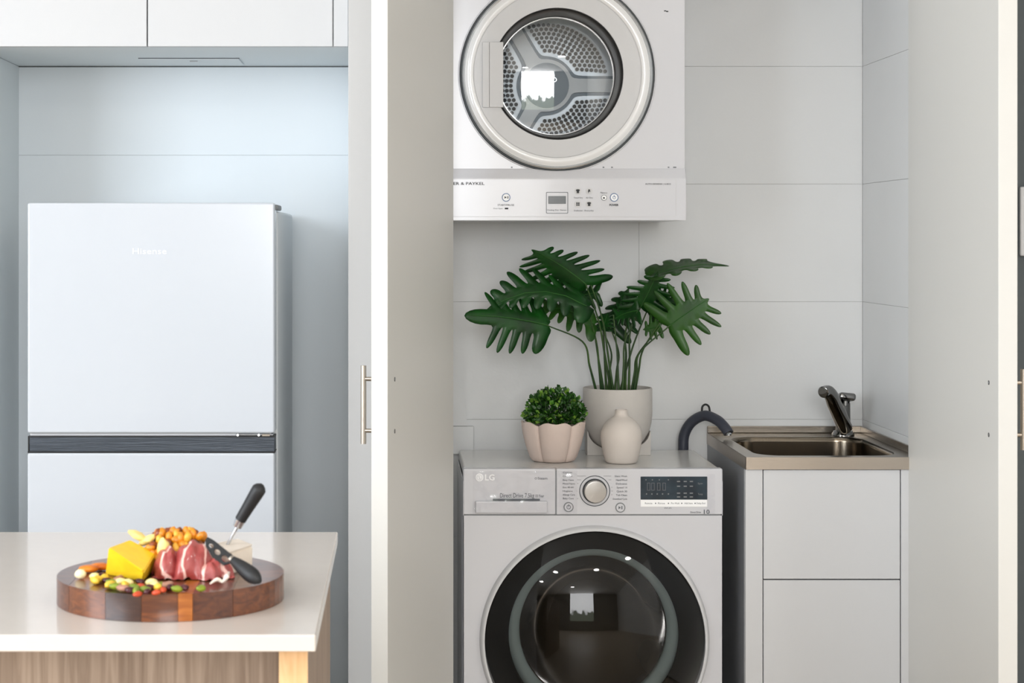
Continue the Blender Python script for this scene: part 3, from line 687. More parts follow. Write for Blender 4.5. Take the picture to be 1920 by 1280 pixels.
# body shell with round throat
bm = NB(); r0 = .240; z0, z1 = .02, Z(966, YM); x0, x1 = xl, xr
def to_rect2(a):
    c, s = math.cos(a), math.sin(a); tx = ((x1-wc[0]) if c > 0 else (wc[0]-x0))/max(1e-6, abs(c)); tz = ((z1-wc[1]) if s > 0 else (wc[1]-z0))/max(1e-6, abs(s))
    qq = min(tx, tz); return (wc[0]+c*qq, wc[1]+s*qq)
n = 72
angs = sorted([2*pi*i/n for i in range(n)]+[math.atan2(z-wc[1], x-wc[0]) % (2*pi) for x in (x0, x1) for z in (z0, z1)])
ia = [bm.verts.new((wc[0]+r0*math.cos(a), YM, wc[1]+r0*math.sin(a))) for a in angs]
oa = [bm.verts.new((to_rect2(a)[0], YM, to_rect2(a)[1])) for a in angs]
for i in range(len(angs)):
    j = (i+1) % len(angs); bm.faces.new((ia[i], ia[j], oa[j], oa[i]))
box(bm, xl, xr, YM, F/741+.0, .02, .0205)
box(bm, xl, xl+.0015, YM, F/741, .02, ZM-.026); box(bm, xr-.0015, xr, YM, F/741, .02, ZM-.026); box(bm, xl, xr, F/741-.002, F/741, .02, ZM-.026)
obj('body', bm, appliance_white, t)
top = bx(xl+.003, xr-.001, YM+.004, F/741, ZM-.026, ZM-.001, .004, 3); obj('top_plate', top, mat('washer_top', (214, 212, 208), .16, bump=.02, bscale=200), t, smooth=40)
for sx in (xl+.05, xr-.05):
    for sy in (YM+.06, F/741-.06): obj('foot', lathe(NB(), [(.024, 0), (.024, .012), (.014, .0125), (.014, .021)], (sx, sy, 0), 16, 'Z', cap0=True, cap1=True), black, t)
pz0, pz1 = Z(964.6, YM), Z(878.5, YM)
fp = obj('control_panel', bx(X(1043.2, YM), xr, YM-.001, YM+.03, pz0, pz1, .003, 3), appliance_white, t, smooth=40)
dw = obj('detergent_drawer', bx(xl, X(1041.6, YM), YM-.001, YM+.03, pz0, pz1, .003, 3), appliance_white, t, smooth=40)
obj('panel_backing', bx(xl+.004, xr-.004, YM+.002, YM+.028, pz0-.0018, pz1-.004), mid_grey, t)
bm = bx(X(891, YM), X(1026, YM), YM-.011, YM-.0015, Z(961, YM), Z(938, YM), .003, 3)
obj('drawer_pull', bm, appliance_white, dw, smooth=40)
obj('pull_slot', bx(X(924, YM), X(1012, YM), YM-.006, YM-.0008, Z(937.6, YM), Z(934.6, YM), .0005, 1), print_grey, dw)
bm = NB(); cxl, czl = X(899, YM), Z(894.5, YM)
disc(bm, (cxl, czl), 7.4*km, YM-.0022, YM-.0005, 28); text_into(bm, 'LG', 908.5, 900, 11, YM-.001, 'LEFT', 18, bold=.0004)
lo = obj('brand_emblem', bm, print_white, dw)
bm = NB(); ringY(bm, (cxl, czl), 4.6*km, 5.2*km, YM-.0026, YM-.002, 24)
box(bm, cxl-.4*km, cxl+.4*km, YM-.0026, YM-.002, czl-2.6*km, czl+2.6*km); box(bm, cxl-.4*km, cxl+2.2*km, YM-.0026, YM-.002, czl-2.8*km, czl-2.0*km)
disc(bm, (cxl-2.2*km, czl+1.6*km), .8*km, YM-.0026, YM-.002, 10)
obj('emblem_line', bm, soft_grey, lo)
bm = NB(); text_into(bm, 'Direct Drive 7.5kg', 937, 932.5, 8.5, YM-.001, 'LEFT', 64); text_into(bm, '10 Year', 1003, 932, 5.5, YM-.001, 'LEFT', 16); text_into(bm, 'Steam', 1008, 898.5, 4.6, YM-.001, 'LEFT', 18)
ringY(bm, (X(1004.5, YM), Z(896.5, YM)), 1.4*km, 2*km, YM-.0018, YM-.0008, 12)
obj('drawer_lettering', bm, print_grey, dw)
# programme dial
kc = (X(1115, YM), Z(920, YM))
bm = lathe(NB(), [(29*km, -.0012), (28.2*km, -.0022), (27.4*km, -.0012)], (kc[0], YM, kc[1]), 64, 'Y'); obj('dial_ring', bm, print_grey, fp, smooth=60)
obj('dial_gap', ringY(NB(), kc, 20*km, 23*km, YM-.004, YM+.001, 48), print_dark, fp)
obj('dial', lathe(NB(), [(21*km, 0), (20.6*km, -.018), (19.8*km, -.0195), (17*km, -.020), (2*km, -.0205), (.2*km, -.0205)], (kc[0], YM, kc[1]), 64, 'Y', cap1=True), mat('dial_silver', (176, 172, 168), .3, .5, bump=.05, bscale=100), fp, smooth=40)
bm = NB()
L = ['Cotton', 'Cotton+', 'Easy Care', 'Mixed Fabric', 'Eco 40-60', 'Hygiene', 'Allergy Care', 'Baby Care']
Rr = ['Silent Wash', 'Hand/Wool', 'Delicates', 'Speed 14', 'Quick 30', 'Tub Clean', 'Download Cycle']
for i, s in enumerate(L): text_into(bm, s, 1055, 887.2+i*6.9, 3.2, YM-.001, 'LEFT', 12+len(s)*.9)
obj('programme_lettering', bm, print_grey, fp); bm = NB()
for i, s in enumerate(Rr): text_into(bm, s, 1176, 894+i*7.1, 3.4, YM-.001, 'RIGHT', 10+len(s)*1.2)
obj('programme_lettering', bm, print_grey, fp); bm = NB()
for i in range(7):
    y = 892+i*7
    dx = math.sqrt(max(0, 31**2-(y-920)**2)) if abs(y-920) < 31 else 8
    box(bm, X(1082, YM), X(1115-dx-3, YM), YM-.0014, YM-.0008, Z(y+.25, YM), Z(y-.25, YM)); box(bm, X(1115+dx+3, YM), X(1146, YM), YM-.0014, YM-.0008, Z(y+.25, YM), Z(y-.25, YM))
obj('programme_line', bm, print_grey, fp, kind='stuff')
for px, py in ((1066, 950), (1163, 951)):
    bb = obj('button', disc(NB(), (X(px, YM), Z(py, YM)), 7.6*km, YM-.0028, YM, 28), appliance_white, fp)
    obj('button_ring', ringY(NB(), (X(px, YM), Z(py, YM)), 7.6*km, 9.2*km, YM-.0034, YM, 32), mid_grey, bb)
    bm = NB()
    if px < 1100: ringY(bm, (X(px, YM), Z(py, YM)), 3*km, 4*km, YM-.0034, YM-.0026, 20); box(bm, X(px-.5, YM), X(px+.5, YM), YM-.0035, YM-.0026, Z(py, YM), Z(py-5, YM))
    else:
        prism(bm, [(X(1159.5, YM), Z(954, YM)), (X(1159.5, YM), Z(948, YM)), (X(1163.4, YM), Z(951, YM))], YM-.0034, YM-.0026, 'Y')
        for a in (1164.2, 1166): box(bm, X(a, YM), X(a+1, YM), YM-.0034, YM-.0026, Z(954, YM), Z(948, YM))
    obj('button_icon', bm, print_grey, bb)
dp = obj('display', bx(X(1201, YM), X(1326, YM), YM-.0022, YM, Z(936, YM), Z(893, YM), .0006, 1), screen_dark, fp)
bm = NB()
for j, py in enumerate((902, 911, 924, 931)):
    for i, px in enumerate((1272, 1284.5, 1296)): box(bm, X(px-3, YM), X(px+3, YM), YM-.0026, YM-.002, Z(py+1, YM), Z(py-1, YM))
for py in (906, 926): text_into(bm, 'Spin' if py < 910 else 'Temp', 1313, py+1.4, 3, YM-.002, 'CENTER', 9)
for px in (1211, 1223, 1236, 1253): disc(bm, (X(px, YM), Z(899, YM)), 1.2*km, YM-.0026, YM-.002, 8)
for px in (1212, 1222, 1232, 1242, 1253): disc(bm, (X(px, YM), Z(925.5, YM)), 1.4*km, YM-.0026, YM-.002, 8)
obj('display_symbol', bm, mid_grey, dp)
bm = NB()
for px in (1216, 1224, 1235, 1245):
    frame_line(bm, [(X(px+3, YM), Z(904.5, YM)), (X(px-3, YM), Z(904.5, YM)), (X(px-3, YM), Z(919, YM)), (X(px+3, YM), Z(919, YM))], .0012, YM-.0025, YM-.002)
obj('display_digit', bm, print_grey, dp)
lb = obj('label_strip', bx(X(1201, YM), X(1326, YM), YM-.002, YM, Z(949.6, YM), Z(936.4, YM), .0004, 1), print_white, fp)
bm = NB()
for s, px in (('Remote', 1216), ('Rinse', 1240), ('Pre Wash', 1266), ('Add Item', 1291), ('Delay End', 1314)): text_into(bm, s, px, 944.6, 3.2, YM-.0015, 'CENTER', 9+len(s)*.8)
for px in (1229, 1253, 1278, 1303): disc(bm, (X(px, YM), Z(943, YM)), 1.2*km, YM-.0025, YM-.0015, 10)
obj('strip_lettering', bm, print_grey, lb)
bm = NB(); text_into(bm, '10', 1317, 963, 8, YM-.001, 'LEFT', 11, bold=.0002); text_into(bm, 'Direct Drive', 1294, 961.5, 3.4, YM-.001, 'LEFT', 20); text_into(bm, 'Wi-Fi', 1252, 953.5, 2.6, YM-.001, 'CENTER', 14)
obj('badge_lettering', bm, print_grey, fp)
# protective film left on the panel
def film_sheet(px0, px1, py0, py1, yy, nx=15, nz=8, amp=.0016):
    bm = NB(); g = []
    for i in range(nx+1):
        row = []
        for k in range(nz+1):
            px = px0+(px1-px0)*i/nx; py = py0+(py1-py0)*k/nz
            row.append(bm.verts.new((X(px, YM), yy-amp*R.random(), Z(py, YM))))
        g.append(row)
    for i in range(nx):
        for k in range(nz): bm.faces.new((g[i][k], g[i+1][k], g[i+1][k+1], g[i][k+1]))
    return bm
obj('protective_film', film_sheet(886, 1040, 882, 962, YM-.0125), film, dw, smooth=True, label='crinkled clear protective film')
obj('protective_film', film_sheet(1046, 1082, 882, 963, YM-.0045, 4, 7), film, fp, smooth=True, label='crinkled clear protective film')
obj('protective_film', film_sheet(1324, 1340, 888, 964, YM-.0035, 2, 6, .003), film, fp, smooth=True, label='crinkled clear protective film')
# door
yr = lambda p: p*km
dr = obj('door_ring', lathe(NB(), [(yr(215.5), .0), (yr(214.5), -.008), (yr(212), -.016), (yr(209), -.019), (yr(206.5), -.018), (yr(206), -.012)], (wc[0], YM, wc[1]), 96, 'Y'), soft_grey, t, smooth=60)
Rg = .52; rg = yr(206.2); sag = Rg-math.sqrt(Rg*Rg-rg*rg)
prof = [(max(.0004, rg*i/20), -.013-sag+(Rg-math.sqrt(Rg*Rg-(rg*i/20)**2))) for i in range(21)]
obj('door_glass', lathe(NB(), prof, (wc[0], YM, wc[1]), 96, 'Y', cap0=True), dark_glass, dr, smooth=True)
wz = wc[1]+.019
obj('door_mask', lathe(NB(), [(yr(206), -.008), (yr(164), .004), (yr(160), .02)], (wc[0], YM, wc[1]+.010), 96, 'Y'), mask_black, dr, smooth=60)
obj('gasket', lathe(NB(), [(yr(165), .030), (yr(161), .024), (yr(154), .020), (yr(147), .022), (yr(141), .026), (yr(139), .032), (yr(142), .06)], (wc[0], YM, wz), 96, 'Y'), gasket_grey, t, smooth=60)
obj('drum', lathe(NB(), [(yr(142), .061), (.230, .10), (.236, .14), (.236, .34), (.2, .36), (.0005, .37)], (wc[0], YM, wz), 72, 'Y', cap1=True), wash_drum, t, smooth=50)
obj('glass_bowl', lathe(NB(), [(yr(137), .036), (yr(128), .06), (yr(112), .105), (yr(92), .135), (yr(78), .145), (yr(76), .148), (yr(70), .142), (yr(.5), .138)], (wc[0], YM, wz), 72, 'Y', cap1=True), bowl_glass, dr, smooth=50)
for k in range(3):
    a = pi/2+k*2*pi/3
    bm = NB(); M = Matrix.Translation((wc[0], YM, wc[1])) @ Matrix.Rotation(-a, 4, 'Y')
    box(bm, .17, .236, .17, .34, -.03, .03, .018, 3, M=M); obj('drum_paddle', bm, mat('paddle', (120, 122, 124), .4, noise=.05) if k == 0 else bpy.data.materials['paddle'], t, smooth=50)

# ------------------------------------------------------------------ laundry sink
YS = YF-.012; zr = Z(857, YS); xs0, xs1 = X(1398, YS), WR-.0008
t = thing('sink_cabinet', (.99, YS+.25, 0), 'narrow white laundry cabinet under the steel sink, right of the washing machine', 'cabinet')
YQ = YS+.006; zq = Z(880, YS)-.0005
bm = NB(); box(bm, xs0+.001, xs0+.017, YQ+.02, YW-.002, .0, zq); box(bm, xs1-.017, xs1, YQ+.02, YW-.002, .0, zq); box(bm, xs0+.018, xs1-.018, YW-.02, YW-.003, 0, zq); box(bm, xs0+.018, xs1-.018, YQ+.03, YQ+.036, 0, .6)
obj('carcass', bm, mat('carcass_grey', (132, 134, 138), .35, bump=.05, bscale=300), t)
sink_white = mat('sink_white', (202, 202, 203), .42, bump=.05, bscale=400)
obj('stile', bx(xs0+.001, X(1430, YQ), YQ, YQ+.019, 0, zq, .001, 2), sink_white, t)
obj('stile', bx(X(1689.5, YQ), xs1, YQ, YQ+.019, 0, zq, .001, 2), sink_white, t)
obj('upper_front', bx(X(1431.6, YQ), X(1687.6, YQ), YQ, YQ+.019, Z(1085, YQ), zq-.001, .001, 2), sink_white, t)
obj('lower_door', bx(X(1431.6, YQ), X(1687.6, YQ), YQ, YQ+.019, .10, Z(1087.4, YQ), .001, 2), sink_white, t)
obj('kickboard', bx(xs0+.02, xs1-.02, YQ+.04, YQ+.05, 0, .10), mid_grey, t)
# steel sink top
st = thing('laundry_sink', (.99, YS+.25, zr), 'stainless steel laundry sink set on the narrow white cabinet', 'sink')
bm = NB(); yb = YW-.0008; zl = Z(880, YS)
hx0, hx1, hy0, hy1 = .822, 1.152, YS+.032, 4.56
hole = rrect(hx0, hx1, hy0, hy1, .062, 8); cxh, cyh = (hx0+hx1)/2, (hy0+hy1)/2
def rect_at(a, x0, x1, y0, y1):
    c, s = math.cos(a), math.sin(a); tx = ((x1-cxh) if c > 0 else (cxh-x0))/max(1e-6, abs(c)); ty = ((y1-cyh) if s > 0 else (cyh-y0))/max(1e-6, abs(s))
    m_ = min(tx, ty); return (cxh+c*m_, cyh+s*m_)
crn = [(x, y) for x in (xs0, xs1) for y in (YS, yb)]
pairs = []
for p in hole: pairs.append((math.atan2(p[1]-cyh, p[0]-cxh) % (2*pi), p, None))
for c_ in crn:
    a = math.atan2(c_[1]-cyh, c_[0]-cxh) % (2*pi); pairs.append((a, None, c_))
pairs.sort(key=lambda q_: q_[0])
hv = {}; inner_ring = []; outer_ring = []
for a, p, c_ in pairs:
    if p is None:
        best = min(hole, key=lambda h_: abs((math.atan2(h_[1]-cyh, h_[0]-cxh)-a+pi) % (2*pi)-pi)); inner_ring.append(('same', best)); outer_ring.append(c_)
    else: inner_ring.append(('own', p)); outer_ring.append(rect_at(a, xs0, xs1, YS, yb))
vin = {}
def iv(p):
    if p not in vin: vin[p] = bm.verts.new((p[0], p[1], zr))
    return vin[p]
ov = [bm.verts.new((p[0], p[1], zr)) for p in outer_ring]; inn = [iv(p) for _, p in inner_ring]
for i in range(len(ov)):
    j = (i+1) % len(ov); f_ = [inn[i], inn[j], ov[j], ov[i]]; f_ = list(dict.fromkeys(f_))
    if len(f_) >= 3: bm.faces.new(f_)
rim = obj('rim', bm, steel, st)
bm = NB(); box(bm, xs0, xs1, YS, YS+.0012, zl, zr); box(bm, xs0, xs0+.0012, YS, yb, zl, zr)
obj('rim_edge', bm, steel_brushed, st)
bm = NB(); box(bm, xs0, xs1, yb-.006, yb, zr, zr+.018, .002, 2); box(bm, xs1-.006, xs1, YS, yb-.006, zr, zr+.018, .002, 2)
obj('upstand', bm, steel, st)
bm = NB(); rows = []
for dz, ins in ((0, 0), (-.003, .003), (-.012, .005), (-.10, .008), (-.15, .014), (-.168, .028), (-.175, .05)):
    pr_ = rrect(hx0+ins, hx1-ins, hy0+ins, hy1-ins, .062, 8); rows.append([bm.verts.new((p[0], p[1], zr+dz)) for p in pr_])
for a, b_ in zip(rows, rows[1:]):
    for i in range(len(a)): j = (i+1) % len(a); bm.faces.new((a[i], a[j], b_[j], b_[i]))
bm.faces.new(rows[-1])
bo = obj('bowl', bm, mat('bowl_steel_shaded', (128, 118, 104), .17, 1, bump=.08, bscale=30, aniso_stretch=(20, 20, 1)), st, smooth=40)  # same steel as the rim, the bowl's shade darkened into its colour
obj('drain', lathe(NB(), [(.045, 0), (.043, .003), (.03, .001), (.0004, .0005)], (cxh, cyh, zr-.1748), 32, 'Z', cap1=True), chrome, bo, smooth=40)
bm = NB(); box(bm, WR-.004, WR-.0006, YS+.03, yb-.008, zr+.0185, zr+.022)
# mixer tap
tb = Vector((1.122, 4.592, zr+.0004))
t = thing('mixer_tap', tb, 'chrome mixer tap with a leaning spout at the back corner of the sink', 'tap')
obj('tap_base', lathe(NB(), [(.028, 0), (.028, .004), (.025, .008), (.0235, .012)], tb, 32, 'Z', cap0=True, cap1=True), chrome, t, smooth=40)
obj('tap_body', lathe(NB(), [(.0185, .012), (.018, .06), (.0178, .082), (.016, .084)], tb, 32, 'Z', cap1=True), chrome, t, smooth=40)
sa, sb = P(1584, 801, 4.555), P(1563, 754, 4.45); sp_pts = [sa.lerp(sb, k/6) for k in range(6)]+spline([sb, P(1558.5, 742, 4.425), P(1553, 734.5, 4.411), P(1548, 733, 4.403)], 5)
obj('spout', tube(NB(), sp_pts, [.0190, .0186, .0178, .0165, .0135], 20), chrome, t, smooth=50)
obj('aerator', tube(NB(), [P(1549, 733, 4.406), P(1543.5, 735, 4.396), P(1543, 735.3, 4.395)], [.0142, .0142, .0118], 24), chrome, t, smooth=40)
lv = tb+Vector((0, 0, .084)); M = Matrix.Translation(lv) @ Matrix.Rotation(-.18, 4, 'X') @ Matrix.Rotation(.10, 4, 'Y')
lvo = obj('lever', box(NB(), -.021, .021, -.050, .022, .001, .020, .007, 4, M=M), chrome, t, smooth=50)
obj('lever_pin', tube(NB(), [M @ Vector((.0, -.03, .0)), M @ Vector((0, -.03, -.012))], .005, 12), chrome, lvo, smooth=40)

# drain hose hooked into the sink
hp = [P(1281, 1100, 4.615), P(1281, 845, 4.615), P(1283, 815, 4.612), P(1297, 791, 4.60), P(1321, 779, 4.575), P(1344, 787, 4.545), P(1357, 799, 4.525), P(1364, 808, 4.515), P(1366, 812, 4.512)]
t = thing('drain_hose', hp[1], 'thick dark grey drain hose arching from behind the washing machine into the sink', 'hose')
pts = spline(hp[1:], 8); obj('hose_elbow', tube(NB(), [hp[0]]+pts, .0132, 18), hose_grey, t, smooth=50)
bm = NB(); lp = spline([P(1316, 771, 4.583), P(1317, 762, 4.583), P(1323, 758, 4.583), P(1329, 762, 4.583), P(1331, 772, 4.583)], 5); tube(bm, lp, .0026, 8)
obj('hanging_loop', bm, black, t, smooth=50)
obj('hose_clip', lathe(NB(), [(.006, 0), (.0065, .004), (.004, .007)], P(1367, 816, 4.494), 14, 'Z', cap0=True, cap1=True), silver, t, smooth=40)

# pale duct cover in the back corner behind the washer
Yk = YW-.0006
bm = NB(); prism(bm, [(X(838, Yk), Z(797, Yk)), (X(876, Yk), Z(797, Yk)), (X(872, Yk), Z(760, Yk)), (X(865, Yk), Z(728, Yk)), (X(838, Yk), Z(690, Yk))], Yk-.016, Yk, 'Y')
t = thing('duct_cover', (X(850, Yk), Yk, Z(800, Yk)), 'pale duct cover low on the tiled wall behind the washing machine', 'duct cover')
obj('tapered_hood', bm, tile_white, t)
obj('base_box', bx(X(838, Yk), X(888, Yk), Yk-.02, Yk, Z(850, Yk), Z(797.6, Yk), .002, 2), tile_white, t)

# ------------------------------------------------------------------ pots on the washing machine
ZP = ZM-.0006
# scalloped pot with clipped shrub
pc = Vector((X(1037, 4.36), 4.36, ZP))
t = thing('potted_shrub', pc, 'small round leafy shrub in a scalloped blush ceramic pot', 'potted plant')
def scal(t_, h): return .84+.16*math.sqrt(abs(math.cos(2.5*(t_+pi/2)))+.002)
def wav(t_, h): return (.006*abs(math.cos(2.5*(t_+pi/2)))-.002*math.cos(10*(t_+pi/2))-.003)*max(0, (h-.07)/.022)
prof = [(.045, 0), (.052, .003), (.058, .012), (.068, .04), (.0755, .07), (.0785, .091), (.0785, .0935), (.074, .0935), (.071, .07), (.064, .05), (.03, .045)]
obj('pot', lathe(NB(), prof, pc, 160, 'Z', scal, wav, cap0=True, cap1=True), ceramic_pink, t, smooth=60)
obj('soil', lathe(NB(), [(.066, .078), (.03, .082), (.001, .083)], pc, 40, 'Z', scal, cap1=True), soil, t)
fc = pc+Vector((.004, 0, .108)); bms = [NB(), NB()]
RL = random.Random(11)
for i in range(1150):
    u = RL.uniform(-.35, 1); a = RL.uniform(0, 2*pi); rr = math.sqrt(max(0, 1-u*u)); sh = RL.uniform(.55, 1.06)
    d = Vector((rr*math.cos(a), rr*math.sin(a), u)); p_ = fc+Vector((d.x*.071*sh, d.y*.071*sh, d.z*.064*sh))
    if u < 0: p_ = fc+Vector((d.x*.068*min(sh, 1), d.y*.068*min(sh, 1), d.z*.05*sh))
    ax = (d+Vector((RL.uniform(-.9, .9), RL.uniform(-.9, .9), RL.uniform(-.2, .9)))).normalized()
    sd = ax.cross(Vector((RL.uniform(-1, 1), RL.uniform(-1, 1), RL.uniform(-1, 1)))).normalized(); nn = ax.cross(sd)
    L_ = RL.uniform(.010, .0165); W_ = L_*.40; bm = bms[1 if (RL.random() < .28 and sh > .85) else 0]
    v0 = bm.verts.new(p_-ax*L_*.3); v1 = bm.verts.new(p_+ax*L_*.25+sd*W_-nn*.001); v2 = bm.verts.new(p_+ax*L_*.7); v3 = bm.verts.new(p_+ax*L_*.25-sd*W_-nn*.001); v4 = bm.verts.new(p_+ax*L_*.25+nn*.001)
    for f_ in ((v0, v1, v4), (v1, v2, v4), (v2, v3, v4), (v3, v0, v4)): bm.faces.new(f_)
fo = obj('foliage', bms[0], box_green, t, kind='stuff'); obj('young_foliage', bms[1], box_light, t, kind='stuff', label='paler young leaves')
bm = NB()
for i in range(26):
    a = RL.uniform(0, 6.28); rr = RL.uniform(.2, .8)
    tube(bm, [pc+Vector((.03*math.cos(a), .03*math.sin(a), .078)), fc+Vector((rr*.06*math.cos(a), rr*.06*math.sin(a), RL.uniform(.0, .04)))], .0012, 5)
obj('twig', bm, stem_green, t, kind='stuff')

# bud vase
vc = Vector((X(1165, 4.325), 4.325, ZP)); kv = 4.325/F
prof = [(25*kv, 0), (28*kv, .6*kv), (30*kv, 4*kv), (33.5*kv, 15*kv), (37*kv, 32*kv), (38.8*kv, 46*kv), (38*kv, 58*kv), (34*kv, 69*kv), (27*kv, 78*kv), (19*kv, 84*kv), (13.5*kv, 88*kv), (12*kv, 92*kv), (11.8*kv, 97*kv), (11.3*kv, 99*kv), (9.6*kv, 99.6*kv), (8.6*kv, 97*kv), (8.6*kv, 80*kv)]
o = obj('bud_vase', lathe(NB(), prof, vc, 64, 'Z', cap0=True, cap1=True), ceramic_cream, smooth=60)
tag(o, 'small round cream bud vase with a narrow neck, standing before the tall planter', 'vase')

# tall planter with a square footed stand
gc = Vector((X(1158, 4.50), 4.50, ZP)); kg = 4.5/F; hp_ = Z(726, 4.5)-ZP
t = thing('potted_philodendron', gc, 'tall green split-leaf plant in a pale grey planter with a square foot', 'potted plant')
rp_ = 64.5*kg
prof = [(.012, .010), (.034, .0125), (.052, .022), (.066, .036), (.077, .055), (.083, .078), (rp_, .10), (rp_, hp_-.002), (rp_-.0015, hp_), (rp_-.005, hp_), (rp_-.0065, hp_-.004), (rp_-.007, .10), (.06, .06)]
obj('planter', lathe(NB(), prof, gc, 72, 'Z', cap0=True, cap1=True), ceramic_grey, t, smooth=50)
w_ = 59*kg; arc = []
for i in range(17):
    a = pi+pi*i/16; arc.append((gc.x+(w_-.002)*math.cos(a), ZP+.058+.047*math.sin(a)))
poly = [(gc.x-w_, ZP), (gc.x+w_, ZP), (gc.x+w_, ZP+.059)]+arc[::-1]+[(gc.x-w_, ZP+.059)]
obj('stand', prism(NB(), poly, gc.y-.030, gc.y+.030, 'Y'), ceramic_grey, t)
obj('soil', lathe(NB(), [(rp_-.0075, hp_-.012), (.03, hp_-.008), (.001, hp_-.008)], gc, 40, 'Z', cap1=True), soil, t)

def leaf(base, tip, SL, SR, n=7, droop=.0, fold=0., m=leaf_green, web=.32, ph=0, name='leaf', tipw=.5, tipL=1.0, fw=(-.32, .55), um_=.86):
    """a deeply lobed leaf: base and tip as (px, py, Y); SL / SR reach of the lobes on each side as (dpx, dpy, dY)"""
    k = base[2]/F
    b0, b1 = P(*base), P(*tip); A = b1-b0; L = A.length; rl = random.Random(int(ph*100)+n)
    S = [Vector((v[0]*k, v[2], -v[1]*k)) for v in (SL, SR)]
    nn = A.cross(S[0]-S[1]).normalized()
    if nn.y > 0: nn = -nn
    bm = NB(); axis = A.normalized()
    def mid(u): return b0+A*u+Vector((0, 0, droop*L*(4*u*(1-u))*.5-droop*L*u*u*.6))
    us = [(.0+um_*(i/n)**.95) for i in range(n+1)]
    mv = [bm.verts.new(mid(u)) for u in us]; tipv = None
    def env(u): return (.62+.55*math.sin(pi*min(1, u*1.05+.12)))*(1-.35*u)
    ends = []
    for s in (0, 1):
        notch = []
        for i, u in enumerate(us):
            wv_ = env(u)*web*(.75+.25*rl.random())
            f0 = fw[0]+(fw[1]-fw[0])*u
            c = mid(u)+S[s]*wv_+A*(f0*wv_*.6)*(S[s].length/L if L else 1)
            if i == 0: c = mid(0)+S[s]*wv_*.55-A*.10
            c = c-nn*fold*S[s].length*wv_; notch.append(bm.verts.new(c))
        for i in range(n):
            bm.faces.new((mv[i], mv[i+1], notch[i+1], notch[i]) if s == 0 else (mv[i+1], mv[i], notch[i], notch[i+1]))
            um = (us[i]+us[i+1])/2; f0 = fw[0]+(fw[1]-fw[0])*um
            ln = env(um)*(.9+.3*rl.random()); wid = (notch[i+1].co-notch[i].co)
            root = (notch[i].co+notch[i+1].co)/2
            dirv = S[s]*ln+A*(f0*ln)*(S[s].length/L*1.0)
            end = mid(um)+dirv-nn*fold*S[s].length*ln*1.5-Vector((0, 0, 1))*abs(droop)*S[s].length*ln*.25+Vector((0, 0, rl.uniform(-.002, .002)))
            prev = (notch[i], notch[i+1])
            for t_, wf in ((.26, .70), (.58, .72), (.86, .48)):
                c = root.lerp(end, t_)+nn*.002*math.sin(pi*t_)
                cur = (bm.verts.new(c-wid*.5*wf), bm.verts.new(c+wid*.5*wf))
                bm.faces.new((prev[0], prev[1], cur[1], cur[0])); prev = cur
            ev = bm.verts.new(end); bm.faces.new((prev[0], prev[1], ev))
        ends.append(notch)
    # terminal lobe
    a, b_ = ends[0][-1], ends[1][-1]; c0 = mv[-1]; prev = (a, c0, b_); tp = mid(1.0)+A*(tipL-1)
    for t_, wf in ((.35, tipw*1.05), (.7, tipw*.75)):
        c = c0.co.lerp(tp, t_); ha = (a.co-c0.co)*wf; hb_ = (b_.co-c0.co)*wf
        cur = (bm.verts.new(c+ha-axis*0), bm.verts.new(c), bm.verts.new(c+hb_))
        bm.faces.new((prev[0], prev[1], cur[1], cur[0])); bm.faces.new((prev[1], prev[2], cur[2], cur[1])); prev = cur
    ev = bm.verts.new(tp); bm.faces.new((prev[0], prev[1], ev)); bm.faces.new((prev[1], prev[2], ev))
    o = obj(name, bm, m, t, smooth=180)
    sm = o.modifiers.new('smooth', 'SUBSURF'); sm.levels = 1; sm.render_levels = 1
    so = o.modifiers.new('thick', 'SOLIDIFY'); so.thickness = .0009; so.offset = 0
    rb = tube(NB(), [mid(u)+nn*.0007 for u in (0, .2, .4, .6, .8, .92)], [.0016, .0006], 6); obj('midrib', rb, rib_green, o, smooth=50)
    return b0

stems = []
def L_(*a, **k): stems.append(leaf(*a, **k))
# left side
L_((1098, 532, 4.43), (996, 462, 4.37), (-66, 26, .02), (50, -20, .03), n=7, ph=1, droop=.06, fw=(-.35, .35))
L_((1100, 574, 4.40), (905, 556, 4.34), (-8, 34, -.02), (-34, -44, .02), n=7, ph=2, droop=.26, fw=(-.2, .35))
L_((1024, 609, 4.36), (866, 586, 4.30), (-26, 56, -.01), (-30, -50, .03), n=5, ph=3, droop=.05, tipw=1.15, fw=(-.3, .35), um_=.58)
L_((1112, 606, 4.44), (1006, 569, 4.42), (-10, 32, -.03), (-4, -26, .03), n=6, ph=4, droop=.18, m=leaf_olive)
L_((1118, 548, 4.52), (1060, 560, 4.54), (10, 26, 0), (10, -22, .02), n=5, ph=5)
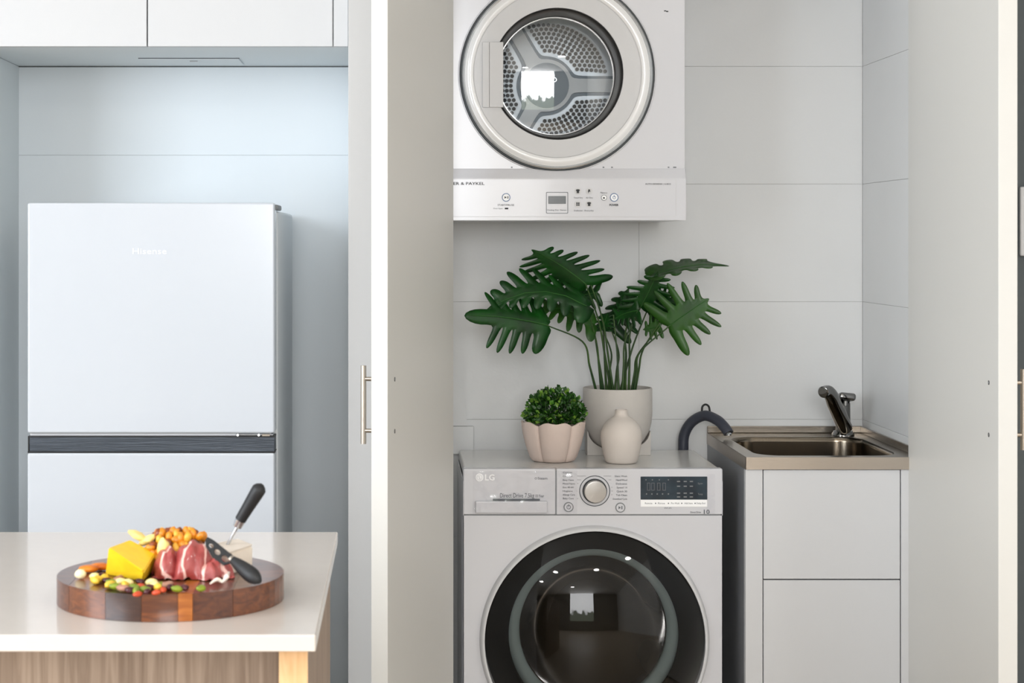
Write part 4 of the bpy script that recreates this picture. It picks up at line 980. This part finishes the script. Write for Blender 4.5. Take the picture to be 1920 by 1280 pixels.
# right side
L_((1226, 516, 4.46), (1371, 490, 4.48), (-14, -13, .05), (-8, 11, -.05), n=4, ph=6, droop=.10, m=leaf_olive, web=.62, fw=(-.2, .9), um_=.72)
L_((1202, 574, 4.47), (1234, 510, 4.43), (-44, -2, .01), (46, 16, -.02), n=6, ph=7, droop=-.05)
L_((1144, 612, 4.52), (1180, 534, 4.54), (-26, 4, .03), (40, 28, 0), n=5, ph=8, droop=.08)
L_((1255, 611, 4.42), (1330, 558, 4.38), (-38, -46, .02), (40, 50, -.02), n=5, ph=9, droop=.02, m=leaf_olive, fw=(-.35, .75))
L_((1215, 578, 4.50), (1270, 562, 4.48), (4, -34, .02), (22, 34, -.02), n=6, ph=10, droop=.25)
L_((1196, 582, 4.46), (1150, 596, 4.50), (-8, -34, .02), (4, 30, -.02), n=5, ph=11, droop=.1)
L_((1238, 612, 4.44), (1205, 618, 4.46), (6, -30, .01), (4, 24, -.01), n=4, ph=12, m=leaf_olive)
L_((1130, 618, 4.50), (1140, 585, 4.53), (-22, 2, .01), (20, 4, -.01), n=5, ph=13)
bases = [(1146, 4.50), (1128, 4.47), (1119, 4.46), (1132, 4.48), (1137, 4.54), (1172, 4.52), (1179, 4.50), (1153, 4.53), (1188, 4.46), (1163, 4.52), (1167, 4.47), (1184, 4.47), (1141, 4.53)]
ctrl = [(1122, 600), (1118, 640), (1092, 640), (1120, 660), (1130, 610), (1176, 610), (1182, 620), (1160, 660), (1200, 660), (1190, 640), (1172, 640), (1196, 665), (1146, 660)]
def stem(b0, px, Yb, c):
    p0 = P(px, 731, Yb); p0.z = ZP+hp_-.012
    p1 = P(c[0], c[1], (Yb+b0.y)/2)
    pts = spline([p0, p0.lerp(p1, .5)+Vector((0, 0, .004)), p1, b0], 7)
    obj('stem', tube(NB(), pts, [.0036, .0028, .0024, .002, .0016], 9), stem_green, t, smooth=60)
for b0, (px, Yb), c in zip(stems, bases, ctrl): stem(b0, px, Yb, c)
for b0, px, Yb, c in ((P(1108, 534, 4.44), 1150, 4.49, (1130, 600)), (P(1150, 590, 4.5), 1160, 4.49, (1157, 660)), (P(1240, 600, 4.43), 1190, 4.48, (1206, 655))): stem(b0, px, Yb, c)
